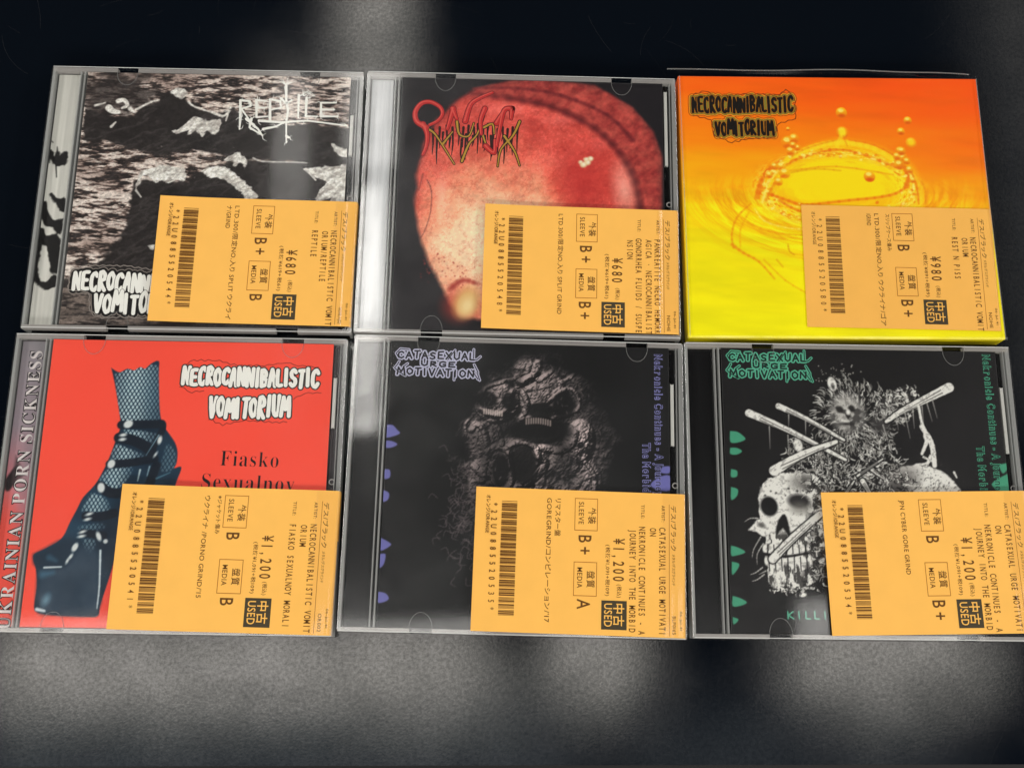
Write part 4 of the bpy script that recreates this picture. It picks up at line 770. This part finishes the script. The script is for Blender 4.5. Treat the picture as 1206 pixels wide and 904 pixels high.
gy, gx = np.gradient(Hf, .28)
nl = (-gx * -.45 + -gy * .62 + .55) / np.sqrt(gx ** 2 + gy ** 2 + 1)
edge = np.clip(.55 - (reg + (a.noise(9, 9, 0, 4, 9, .65) - .5) * 13) / 7, 0, 1)
lum = np.clip(.25 + 1.1 * a.noise(16, 16, 0, 2, 5), .2, 1)
tone = np.clip(nl, 0, 1.1) ** 1.5 * edge * lum * (1 - hole * .93) * np.clip(Hf / 3.2, 0, 1)
for p_, rx, ry, g_ in zip([(27.2,19.6),(-10.5,28.9),(-17.5,21.3),(5,13.9),(11.6,8.6),(-14.8,5.4),(-8.6,39.4)], (6, 8, 7, 14, 10, 8, 8), (9, 4, 6, 3, 5, 4, 5), (.8, .6, .5, .45, .5, .5, .35)): tone = tone * (1 + g_ * np.exp(-((a.X - p_[0]) / rx) ** 2 - ((a.Y - p_[1]) / ry) ** 2))
a.C = a.C + (tone[..., None] * np.array((178, 160, 156)))
for i in range(9):
    p = [(-14.1,30.3),(-6.5,29.4)]; x = p[0][0] + (p[1][0] - p[0][0]) * i / 8; y = p[0][1] + (p[1][1] - p[0][1]) * i / 8; a.stroke([(x, y + .9), (x, y - .9)], .34, (206, 190, 182), soft=.25, op=.85)
for i in range(11):
    p = [(4,26),(14.2,25.5)]; x = p[0][0] + (p[1][0] - p[0][0]) * i / 10; y = p[0][1] + (p[1][1] - p[0][1]) * i / 10 + .7 * math.sin(i * .31); a.stroke([(x, y + 1.3), (x, y - .7)], .34, (170, 154, 148), soft=.25, op=.8)
for i in range(260):
    th = a.rs.uniform(0, 6.28); p = [(7.1,17.6)][0]; rr_ = a.rs.uniform(20, 34); x = p[0] + rr_ * math.cos(th) * .85; y = p[1] + rr_ * math.sin(th) * 1.05; l = a.rs.uniform(.4, 1.8); an = a.rs.uniform(0, 6.28)
    a.stroke([(x, y), (x + l * math.cos(an), y + l * math.sin(an))], .2, (150, 136, 134), .1, .25, a.rs.uniform(.1, .55))
for i in range(110):
    p = [(-20.7,-11.9)][0]; x = p[0] + a.rs.normal() * 5; y = p[1] + a.rs.normal() * 14; an = a.rs.uniform(0, 6.28); l = 3; a.stroke([(x, y), (x + l * math.cos(an), y + l * math.sin(an)), (x + l * 1.3 * math.cos(an + .7), y + l * 1.3 * math.sin(an + .7))], .2, (110, 98, 100), .1, .3, .45)
lil = (112, 112, 178)
SPL = ([(-55.7,23.2),(-52.8,23.3),(-50.5,21.1),(-49.4,19.7),(-52.6,18.2),(-55.4,18.1)], [(-56.1,16.6),(-52.5,16.3),(-50.2,14.9),(-53,13.4),(-55.9,13.7)], [(-55.4,4.3),(-52.9,4),(-52.7,0.8),(-55.2,0.3)], [(-55.7,-4.3),(-52.8,-5.7),(-53,-8.5),(-55.4,-9.3)], [(-55.7,-24.1),(-51.7,-26.1),(-51,-27.5),(-55.4,-29.7)], [(-55.7,-31.1),(-52.9,-31),(-53.4,-35.2),(-55.4,-36.6)], [(-55.6,-46.2),(-52.1,-46.8),(-50.6,-49.1),(-53.2,-50.6),(-55.3,-50.3)])
for pts in SPL: a.poly(pts, lil, .3)
a.poly([(61.8,8.5),(65.4,8.6),(64.6,5.7),(61,6)], lil, .3); a.poly([(60.3,4.2),(65,4.7),(64.9,-1.5),(59.5,-1.3),(56.7,0.8)], lil, .3)
b5 = a.build('booklet', Z_B, t5)
M_LIL = flat('lilac_ink', (178, 178, 200)); M_DK = flat('dark_logo_ink', (26, 26, 32)); M_LIL2 = flat('dim_lilac_ink', (132, 132, 186))
q = [(-53.1,57.7),(-16.4,56.9),(-52.3,43)]
urge_logo(b5, (q[0][0], q[0][1]), q[1][0] - q[0][0], 14.2, M_LIL, M_DK)
q = [(58.9,57.6),(62,-3.7),(53.6,18.5)]
side_title(b5, (q[0][0] , q[0][1]), (q[2][0], q[2][1]), 62, 34, M_LIL2, M_DK)

# ================================================================== CD 6: white ink drawing on black, bottom right
t6 = jewel_case(6, (154.2, 67.82, 0), -0.00974, 'CD case with black cover of white-ink skulls and bones and green logo', [[(-36.8,62.4)][0][0], [(46.5,61.7)][0][0]], [[(-34.8,-61)][0][0], 42], (44, 16))
a = booklet_art((27, 26, 27), 61)
a.C = a.C * (.85 + .35 * a.noise(30, 30, 0, 3, 1))[..., None]
W_, G_, K_ = (236, 235, 228), (150, 148, 142), (22, 21, 22)
def scrib(n, c, rx, ry, l0, l1, r_, cols, seed, radial=False):
    rs = np.random.RandomState(seed); r_ = r_ * .74
    for i in range(int(n * 1.5)):
        u_, r0 = rs.uniform(0, 6.28), math.sqrt(rs.uniform(0.02, 1)); x = c[0] + rx * r0 * math.cos(u_); y = c[1] + ry * r0 * math.sin(u_); l = rs.uniform(l0, l1)
        an = u_ + rs.normal() * .35 if radial else rs.uniform(0, 6.28)
        mx = (x + l * .5 * math.cos(an) + rs.normal() * .2, y + l * .5 * math.sin(an) + rs.normal() * .2)
        a.stroke([(x, y), mx, (x + l * math.cos(an + .3), y + l * math.sin(an + .3))], r_ * rs.uniform(.5, 1.2), cols[i % len(cols)], .08, .2, rs.uniform(.5, 1))
# body of scribbled hair and sinew
scrib(420, [(1.4,12.4)][0], 20, 15, 1, 4, .32, (W_, K_, G_, W_, K_), 1); scrib(300, [(-4.7,0.7)][0], 32, 10, 1, 4, .34, (W_, K_, G_, K_), 2)
scrib(420, [(1.2,30)][0], 17, 17, 1.2, 4, .32, (W_, G_, K_), 3, True); scrib(120, [(-2.7,5)][0], 12, 20, 1, 4, .3, (W_, G_, K_), 4); scrib(130, [(-20.2,13.9)][0], 9, 8, 1, 3, .3, (W_, K_, G_), 5)
a.ell([(-1.6,32.2)][0], 6.8, 8.0, (196, 194, 188), 10, 2.4, .95); wn = a.noise(3, 3, 0, 3, 14)
a.paint(a.ell([(-1.6,32.2)][0], 6.8, 8.0, None, 10, 1.5) * np.clip((wn - .5) * 4, 0, 1) * .8, (50, 48, 48))
for p, rx, ry in zip([(-4.8,33.7),(0.3,34.1),(-1.3,31.1),(-2.3,27.4)], (1.5, 1.5, 1.1, 3.0), (1.5, 1.5, 1.2, .6)): a.ell(p, rx, ry, (30, 28, 28), 0, .5, .9)
a.ell([(-1.2,32.6)][0], .9, 1.2, W_, 0, .4); a.stroke([(-4.7,29.2),(-1.9,28.5),(0.4,29.3)], .35, W_, .2, .3, .6)
a.ell([(-7.4,44.9)][0], 1.9, 3.2, W_, 12, .3); a.ell([(-7.1,43.8)][0], .7, 1.3, (70, 68, 66), 12, .4)
# left arm stump and right arm
a.stroke([(11.9,27.2),(16.9,35.5),(22.4,40.1),(27,41.6)], 4.2, (60, 58, 58), 2.5, 1.0, .7)
scrib(150, [(18.4,35.5)][0], 9, 8, 1, 3.2, .34, (W_, K_, G_, W_), 6); scrib(70, [(26,38.6)][0], 5, 5, 1, 2.6, .34, (W_, K_), 7)
def bone(pts, r0, r1, cut=True):
    r0, r1 = r0 * .88, r1 * .9
    a.stroke(pts, r0 + .5, K_, r1 + .5, .3); a.stroke(pts, r0, W_, r1, .25)
    (x0_, y0_), (x1_, y1_) = pts[0], pts[-1]; L_ = math.hypot(x1_ - x0_, y1_ - y0_); nx_, ny_ = -(y1_ - y0_) / L_, (x1_ - x0_) / L_
    for o_ in (-.35, .3): a.stroke([(x0_ + (x1_ - x0_) * .12 + nx_ * r0 * o_, y0_ + (y1_ - y0_) * .12 + ny_ * r0 * o_), (x0_ + (x1_ - x0_) * .8 + nx_ * r1 * o_, y0_ + (y1_ - y0_) * .8 + ny_ * r1 * o_)], .22, (70, 68, 66), .1, .2, .8)
bone([(-44,31.6),(-26.9,24.1),(-3.7,11.9)], 1.9, .7); bone([(-31.1,34.8),(-19.3,29.4),(-3.8,20.4)], 1.5, .6); bone([(-34.3,6.8),(-22,13.9),(-7.2,19.6)], 2.5, .9); bone([(43.4,44.1),(32.6,38.7),(21.9,33.3),(15,28.7)], 2.4, .8)
bone([(6.3,8.8),(11.7,4.5),(22.1,-1.9)], .9, .4); bone([(1,5.1),(12.3,12.5)], .5, .3); bone([(-7,-5.8),(-0.6,2.9)], .7, .3); bone([(3,2.9),(7.4,-5.6)], 1.2, .5)
for s_ in ([(-35.5,25.8),(-35.6,16.2)], [(-27.7,22.2),(-27.8,13.8)], [(-26.9,31.1),(-27.2,25.9)], [(-19.8,28.3),(-20.1,22.3)], [(-11.1,14.4),(-10.9,6.4)], [(30.9,35.7),(31,27.5)], [(33.2,36.8),(34.8,29)], [(35.6,38.8),(37.1,30.5)], [(23.3,32.6),(24.7,21.5)], [(13.4,27.2),(15.6,17.7)], [(19.6,31.8),(19.8,25.1)], [(26.8,34.1),(26.8,25.9)], [(-13.9,10.3),(-13.5,4.9)], [(-16.8,9.2),(-16.5,2.7)]):
    a.stroke(s_, .28, (190, 188, 182), .06, .2, .8)
a.stroke([(29.5,35.7),(30.3,28.2),(32.1,23.1)], .6, W_, .5); a.stroke([(30.2,26.7),(32,21.6),(29.2,14.9)], 1.1, W_, .6); a.stroke([(32.1,23.1),(33.9,18.3),(34.2,9.9)], 1.2, W_, 1.0); a.stroke([(26.6,9.8),(31,10.6),(32.8,14.2)], .9, W_, .5); a.stroke([(29.8,13.5),(33.3,11.7)], .5, W_, .3); a.ell([(31.7,22.3)][0], 1.3, 1.8, W_, 10, .3); a.ell([(-23.6,17.9)][0], 1.9, 2.8, W_, 10, .4)
# left skull
hs = (a.noise(2.4, 2.4, 0, 3, 20) - .5)
a.poly([(-41.7,-6.3),(-40.4,-0.5),(-35.9,3.9),(-29.6,6.1),(-22.4,6.2),(-16.4,4.1),(-12.4,-0.5),(-11.5,-9.5),(-13.1,-23.6),(-15.7,-32.4),(-18.9,-39),(-26.9,-42.6),(-33.2,-43),(-38,-41.3),(-39.1,-33.7),(-40.2,-26.7),(-38.8,-20.4),(-41,-14.1)], W_, .35, hs * 1.4)
a.paint(a.poly([(-24.3,4.8),(-16.4,4.1),(-11.7,-0.9),(-11.5,-9.5),(-13.1,-23.6),(-18.2,-39),(-26.9,-42.6),(-20.5,-23.7),(-21.3,-6)], None, 2) * np.clip((a.noise(2, 2, 0, 3, 22) - .42) * 6, 0, 1) * .85, (40, 38, 38))
a.paint(a.poly([(-38.4,-19.7),(-15,-20.8),(-18,-41.1),(-38.8,-42)], None, 1) * np.clip((a.noise(1.6, 3.4, 0, 3, 24) - .46) * 6, 0, 1) * .8, (36, 34, 34))
a.ell([(-37.2,-8.3)][0], 3.6, 4.1, K_, 10, .5); a.ell([(-24.5,-6)][0], 4.6, 2.9, (34, 32, 33), -6, .8, .95); a.poly([(-33.9,-14),(-30.9,-11.8),(-29,-16.8),(-29.3,-21),(-31.9,-17.5),(-34.9,-20.4)], K_, .4, hs * .6)
a.ell([(-24.3,-8.9)][0], 4.2, 2.6, (120, 118, 112), 0, 1.2, .6); a.ell([(-23.7,1.9)][0], 4.2, 3.2, (110, 108, 104), 0, 1.6, .6)
for p, r_ in zip([(-28.6,-0.7),(-25,-1.7),(-34,-2.6),(-38.7,-3.7),(-30.1,-3.6),(-36.2,-1.9),(-22.5,-1.4)], (.5, .5, .4, .4, .3, .35, .4)): a.ell(p, r_, r_, (40, 38, 38), 0, .3, .9)
a.poly([(-46.2,-18.4),(-42.4,-14.1),(-38.2,-14.8),(-36.9,-17.6),(-39.2,-21.1),(-42,-19.7)], W_, .3, hs); a.ell([(-40.8,-16.2)][0], 1.6, 1.0, (70, 68, 66), -20, .5, .8)
for s_ in ([(-42.1,-13.4),(-45.3,-13.4),(-47.8,-14.9)], [(-41.3,-21.1),(-44.4,-26.1),(-45.3,-29.6)], [(-40.4,-23.9),(-43.1,-28.2),(-43.3,-32.4)], [(-41.2,-33.7),(-44.1,-35.8),(-46.3,-36.6)], [(-40.6,-36.5),(-43.5,-38.6),(-45.7,-39.3)], [(-39.9,-35.1),(-42.7,-36.5)]): a.stroke(s_, .3, (196, 194, 188), .08, .2, .85)
for i in range(8):
    p = [(-39.8,-26),(-21.4,-25.8)]; x = p[0][0] + (p[1][0] - p[0][0]) * i / 7; y = p[0][1] + (p[1][1] - p[0][1]) * i / 7
    a.ell((x, y + .3 * (i % 2)), .95, 1.9, W_, 0, .25); a.stroke([(x + 1.15, y + 1.6), (x + 1.15, y - 1.8)], .2, K_, soft=.2)
    a.ell((x + .4, y - 4.9), .85, 1.8, W_, 0, .25); a.stroke([(x + 1.5, y - 3.4), (x + 1.5, y - 9)], .2, K_, soft=.2)
a.stroke([(-40.2,-28.1),(-31.5,-29.1),(-20.4,-27.2)], .6, K_, .4, .3)
bone([(-36.8,-30.2),(-27.5,-21),(-15.9,-11.3)], 1.9, 1.5); a.ell([(-24.9,-44.6)][0], 1.5, .9, W_, 10, .3); a.ell([(-21.9,-41.8)][0], 1.3, .5, W_, 0, .3)
scrib(90, [(-16.1,-27.2)][0], 5, 14, 1, 3, .3, (W_, K_, G_, K_), 9); scrib(40, [(-30.4,-42.6)][0], 12, 1.5, .6, 1.6, .3, (W_, K_), 10); scrib(60, [(-14.6,-1.6)][0], 5, 8, 2, 5, .25, (W_, K_), 11)
# right skull dome
a.poly([(5.7,-9.2),(9.2,-1.3),(14.7,5.3),(20,9),(27.4,10.1),(35.9,8.1),(42,3.4),(45.1,-2.3),(46.5,-10.9),(31.1,-23.1),(9.7,-23.4)], W_, .35, hs * .8)
a.ell([(19.6,3.1)][0], 7, 5, (86, 82, 80), 25, 3, .8); a.ell([(14.9,-2)][0], 6, 5, (54, 52, 52), 0, 3, .7); scrib(90, [(17.3,1)][0], 9, 6, .8, 2, .25, (K_, W_, K_), 12)
rs = np.random.RandomState(33)
for i in range(110):
    p = [(32.2,-1)][0]; a.ell((p[0] + rs.normal() * 7, p[1] + rs.normal() * 5), rs.uniform(.15, .5), rs.uniform(.1, .3), (70, 68, 66), rs.uniform(0, 90), .2, .8)
a.stroke([(42.3,7.1),(43.2,4.9)], .5, W_, .3); scrib(30, [(-5.3,49.5)][0], 12, 5, .3, .6, .2, (G_,), 13)
sp6 = np.clip((a.noise(1.1, 1.1, 0, 3, 41, .7) - .62) * 6, 0, 1) * np.clip((a.C.mean(-1) - 120) / 60, 0, 1); a.paint(sp6 * .3, (60, 58, 57))
grn = (72, 158, 124)
for pts in ([(-52.4,23.7),(-49.5,23.4),(-47.3,22),(-46,20.1),(-49.7,18.6),(-52.5,19)], [(-52.6,16.4),(-49.8,16.4),(-47.6,15),(-49.9,13.5),(-52.7,13.8)], [(-52.6,7.3),(-50.1,6.6),(-50.3,4.1),(-52.8,4)], [(-52.9,-0.3),(-50.1,-1.3),(-50.6,-4.2),(-53.1,-5.7)], [(-53.9,-24.8),(-51.1,-25.5),(-48,-27.5),(-52.3,-29),(-54,-28.7)], [(-53.8,-31.4),(-51,-32.1),(-51.1,-33.8),(-53.3,-36.6),(-54,-36)], [(-54,-45.3),(-50.9,-46.2),(-48.2,-47.9),(-51,-49.3),(-54.2,-49.4)], [(-54.3,-53.8),(-51.9,-54.8),(-54.1,-56.8)]): a.poly(pts, grn, .25)
a.poly([(61.6,10.6),(66.7,11.4),(64.1,7.4),(62.7,7.3)], grn, .3); a.poly([(61.7,5.1),(66.2,6.7),(66.7,0.1),(61.2,-0.7),(57.8,2.2)], grn, .3)
b6 = a.build('booklet', Z_B, t6)
M_GRN = flat('green_ink', (86, 168, 138)); M_DKG = flat('dark_green_ink', (24, 40, 36)); M_GRN2 = flat('deep_green_ink', (74, 158, 126))
q = [(-52.8,59.8),(-15.8,58.8)]
urge_logo(b6, q[0], q[1][0] - q[0][0], 14.2, M_GRN, M_DKG)
q = [(59.3,59.2),(52.9,18.5)]
side_title(b6, q[0], q[1], 62, 34, M_GRN2, M_DKG)
q = [(-31.7,-54.2),(-10,-54)]
kz = pen_line('KILLING', q[0][0], q[0][1], 25, 2.8, 0, 3, .04, .5)
halo(MB(), kz, .5, Z_B + .014).build('logo_outline', M_DKG, b6); halo(MB(), kz, .26, Z_B + .026).build('label_lettering', M_GRN, b6)

# ================================================================== price tags
C39 = dict(zip('0123456789U*', 'nnnwwnwnn wnnwnnnnw nnwwnnnnw wnwwnnnnn nnnwwnnnw wnnwwnnnn nnwwwnnnn nnnwnnwnw wnnwnnwnn nnwwnnwnn wwnnnnnnw nwnnwnwnn'.split()))
TG = 'orange price tags on the CDs'
def price_tag(case, label, corners, z, width, height, artist, title, price, net, sleeve, media, notes, code, cat, damage=None, fold=5.0, film=True, lift=0.0):
    (x0, y0), (x1, y1) = corners          # top-left and top-right corner in the case's frame
    base = case.matrix_basis.copy() if False else None
    cl, crz = case.location, case.rotation_euler[2]
    an = math.atan2(y1 - y0, x1 - x0); c_, s_ = math.cos(crz), math.sin(crz)
    t = thing('price_tag', label, 'price tag', (cl[0] / MM + x1 * c_ - y1 * s_, cl[1] / MM + x1 * s_ + y1 * c_, z), crz + an, TG)
    # local frame: origin at the top right corner; x = -v (v runs left), y = -u (u runs down)
    th = .16
    def curl(x, y): return lift * np.clip((-x - width * .55) / (width * .45), 0, 1) ** 2 * (1 + .25 * np.sin(-y / height * 5))
    def bend(mb):
        mb.v = [(x, y, z_ + float(curl(x, y))) for x, y, z_ in mb.v]; return mb
    p = MB(); b = 1.2
    prof = [(-width + (width - b) * q_ / 40, th) for q_ in range(41)] + [(-b + b * math.sin(a_ * math.pi / 8), th - b + b * math.cos(a_ * math.pi / 8)) for a_ in range(1, 5)] + [(0, -fold)]
    n = len(prof); v = []; 
    for y in (0, -height):
        v += [(x, y, zz) for x, zz in prof]
        v += [(x - (0 if i == 0 else (0 if zz > 0 else .12)), y, zz - .12 if i < n - 1 else zz) for i, (x, zz) in enumerate(prof)]
    f = []
    for i in range(n - 1): f.append((i, 2 * n + i, 2 * n + i + 1, i + 1)); f.append((n + i, n + i + 1, 3 * n + i + 1, 3 * n + i))
    f.append((0, n, 3 * n, 2 * n))
    for i in range(n - 1): f.append((i, i + 1, n + i + 1, n + i)); f.append((2 * n + i, 3 * n + i, 3 * n + i + 1, 2 * n + i + 1))
    paper = bend(p.add(v, f)).build('tag_paper', M_PAPER, t)
    k = width / 87.5; h = height / 58.6; Z = th + .03
    def V(v_): return -v_ * k
    def U(u_): return -u_ * h
    txt = {}
    def line(s, v_, u_, size, pitch=None, sx=.62, off=.009, length=None, part='header_text'): text(txt.setdefault(part, MB()), s, V(v_) - size * .36, U(u_), size, Z, -90, pitch=pitch, sx=sx, off=off, length=length)
    line('デス/ブラック', 5.1, 5, 2.5, None, .8, length=19); line('メタル/デスグラインド', 5.0, 25, 1.5, None, .8, length=13); line(cat, 4.8, 50, 2.0, None, .6, length=7.5); line('06-Jul-41', 2.0, 48, 1.3, None, .6, length=8)
    line('ARTIST:', 9.3, 5, 1.9, None, .7, length=7, part='artist_text')
    for i, s in enumerate(artist): line(s, 9.6 + 3.9 * i, 14 if i == 0 else 14.4, 3.7, 1.83, .62, part='artist_text', off=.015)
    line('TITLE:', 17.8, 5, 1.9, None, .7, length=6, part='title_text')
    for i, s in enumerate(title): line(s, 18.0 + 3.9 * i, 14 if i == 0 else 15, 3.7, 1.83, .62, part='title_text', off=.015)
    line(price, 27.6, 19 if len(price) > 4 else 23.5, 6.4, 3.05, .64, off=.014, part='price_text')
    line('(税込)', 27.4, 38, 2.1, None, .75, length=5.5, part='price_text'); line(net, 32.2, 22, 2.0, None, .62, length=21, part='price_text')
    line('外装', 39.0, 7, 3.6, None, .75, length=7, off=.012, part='grade_text'); line('SLEEVE', 43.4, 4.7, 3.0, None, .6, length=9.6, part='grade_text'); line('盤質', 39.2, 33, 3.6, None, .75, length=7, off=.012, part='grade_text'); line('MEDIA', 43.6, 31.6, 3.0, None, .6, length=8.6, part='grade_text')
    line(sleeve, 41.6, 17.6, 7.6, 4.8, .8, off=.012, part='grade_text'); line(media, 41.8, 44.0, 7.6, 4.8, .8, off=.012, part='grade_text')
    for i, (s, ln) in enumerate(notes): line(s, 53.2 + 3.6 * i, 3.5, 2.7, None, .7, length=ln, part='note_text')
    if damage: line(damage[0], 48.2, 3.5, 2.2, None, .7, length=damage[1], part='note_text')
    line('オレンジ/ORANGE', 82.2, 3.2, 2.1, None, .7, length=16, part='colour_text')
    line('*' + code + '*', 79.6, 5.6, 3.4, 45.4 / (len(code) + 2), .75, part='code_text')
    for nm, q_ in txt.items(): bend(q_).build(nm, M_INK, t)
    bx = MB()
    for u0, u1 in ((3.2, 16.6), (29.4, 43.2)):
        gb = MB()
        for a0, a1, c0_, c1_ in ((u0, u0 + .25, 36.6, 46.2), (u1 - .25, u1, 36.6, 46.2), (u0 + .25, u1 - .25, 36.6, 36.85), (u0 + .25, u1 - .25, 45.95, 46.2)):
            gb.add([(V(c0_), U(a0), Z), (V(c1_), U(a0), Z), (V(c1_), U(a1), Z), (V(c0_), U(a1), Z)], [(0, 1, 2, 3)])
        bend(gb).build('grade_box', M_RULE, t)
    bx.add([(V(6.7), U(4.5), Z), (V(6.9), U(4.5), Z), (V(6.9), U(58), Z), (V(6.7), U(58), Z)], [(0, 1, 2, 3)]); bend(bx).build('rule_line', M_RULE, t)
    sb = MB(); sb.add([(V(24.2), U(44.6), Z), (V(34.6), U(44.6), Z), (V(34.6), U(56.2), Z), (V(24.2), U(56.2), Z)], [(0, 1, 2, 3)]); so = sb.build('used_stamp', M_STAMP, t)
    sl = MB(); Zs = Z
    text(sl, '中古', V(27.6) - 1.7, U(45.6), 4.8, Z + .03, -90, sx=.95, length=9.6, off=.012); text(sl, 'USED', V(31.9) - 1.5, U(45.7), 4.6, Z + .03, -90, sx=.7, length=9.8, off=.01)
    sl.build('stamp_lettering', M_PAPER, so)
    bc = MB(); unit = 46.5 / ((len(code) + 2) * 16 - 1); u = 5.5
    for ch in '*' + code + '*':
        for i, e in enumerate(C39[ch]):
            wd = unit * (3 if e == 'w' else 1)
            if i % 2 == 0: bc.add([(V(70.2), U(u), Z), (V(76.6), U(u), Z), (V(76.6), U(u + wd), Z), (V(70.2), U(u + wd), Z)], [(0, 1, 2, 3)])
            u += wd
        u += unit
    bend(bc).build('barcode', M_INK, t)
    if film:
        fm = MB(); n = 14; v = []
        for y in (-.4, -height + .4):
            for i in range(n + 1): x = -9.5 + 9.7 * i / n; v.append((x, y, th + .12 + .75 * math.sin(math.pi * i / n) ** .8 * (1 if y > -5 else .8)))
        fm.add(v, [(i, i + 1, n + 2 + i, n + 1 + i) for i in range(n)]); fm.build('clear_strip', M_FILM, t)
    return t
NV = 'NECROCANNIBALISTIC VOMIT'
price_tag(t1, 'orange ¥680 price tag on the black-and-white REPTILE CD', [(-15.6, -.9), (71.1, -1.8)], 10.45, 86.9, 57.8, [NV, 'ORIUM/REPTILE'], ['REPTILE'], '¥680', '(税抜¥619+税61)', 'B+', 'B', [('LTD.300/限定NO.入り SPLIT ウクライ', 53), ('ナ/GRIND', 11)], '22U0885520544', 'NOHE,AJGE', lift=1.3)
price_tag(t2, 'orange ¥680 price tag on the red flesh-like CD', [(-15.4, -2.1), (70.9, -3.0)], 10.45, 86.2, 57.6, ['PANKREATITE NECRO HEMORR', 'AGICA · NECROCANNIBALIST'], ['GONORRHEA FLUIDS / SUSPE', 'NSION'], '¥680', '(税抜¥619+税61)', 'B+', 'B+', [('LTD.300/限定NO.入り SPLIT GRIND', 47)], '22U0885520548', 'NOHE', lift=0.8)
price_tag(t3, 'orange ¥980 price tag inside the bag of the orange splash CD', [(-16.5, -.8), (69.4, -2.2)], SZ + .25, 85.9, 57.2, [NV, 'ORIUM'], ['REST N PISS'], '¥980', '(税抜¥891+税89)', 'B', 'B+', [('LTD.300/限定NO.入り ウクライナ/ゴア', 53), ('/GRIND', 6)], '22U0885520580', 'NOHE', ('スリップケース傷み', 18), 4.0, False)
price_tag(t4, 'orange ¥1,200 price tag on the red boot CD', [(-18.0, -2.1), (71.2, -3.4)], 10.45, 89.6, 58.6, [NV, 'ORIUM'], ['FIASKO SEXUALNOY MORALI'], '¥1,200', '(税抜¥1,091+税109)', 'B', 'B', [('ウクライナ /PORNO GRIND/\'15', 42)], '22U0885520541', 'OR002', ('※ジャケット傷み', 16), lift=1.6)
price_tag(t5, 'orange ¥1,200 price tag on the faint skulls lilac CD', [(-15.9, -2.4), (71.1, -3.3)], 10.45, 87.4, 58.6, ['CATASEXUAL URGE MOTIVATI', 'ON'], ['NEKRONICLE CONTINUES - A', 'JOURNEY INTO THE MORBID'], '¥1,200', '(税抜¥1,091+税109)', 'B+', 'A', [('リマスター盤', 16), ('GOREGRIND/コンピレーション/\'17', 51)], '22U0885520535', 'BLP0165', lift=1.0)
price_tag(t6, 'orange ¥1,200 price tag on the white-ink skull CD with green logo', [(-16.0, -2.6), (71.2, -.6)], 10.45, 87.2, 58.4, ['CATASEXUAL URGE MOTIVATI', 'ON'], ['NEKRONICLE CONTINUES - A', 'JOURNEY INTO THE MORBID'], '¥1,200', '(税抜¥1,091+税109)', 'B', 'B+', [('JPN CYBER GORE GRIND', 31)], '22U0885520534', 'BLP0165', lift=1.4)
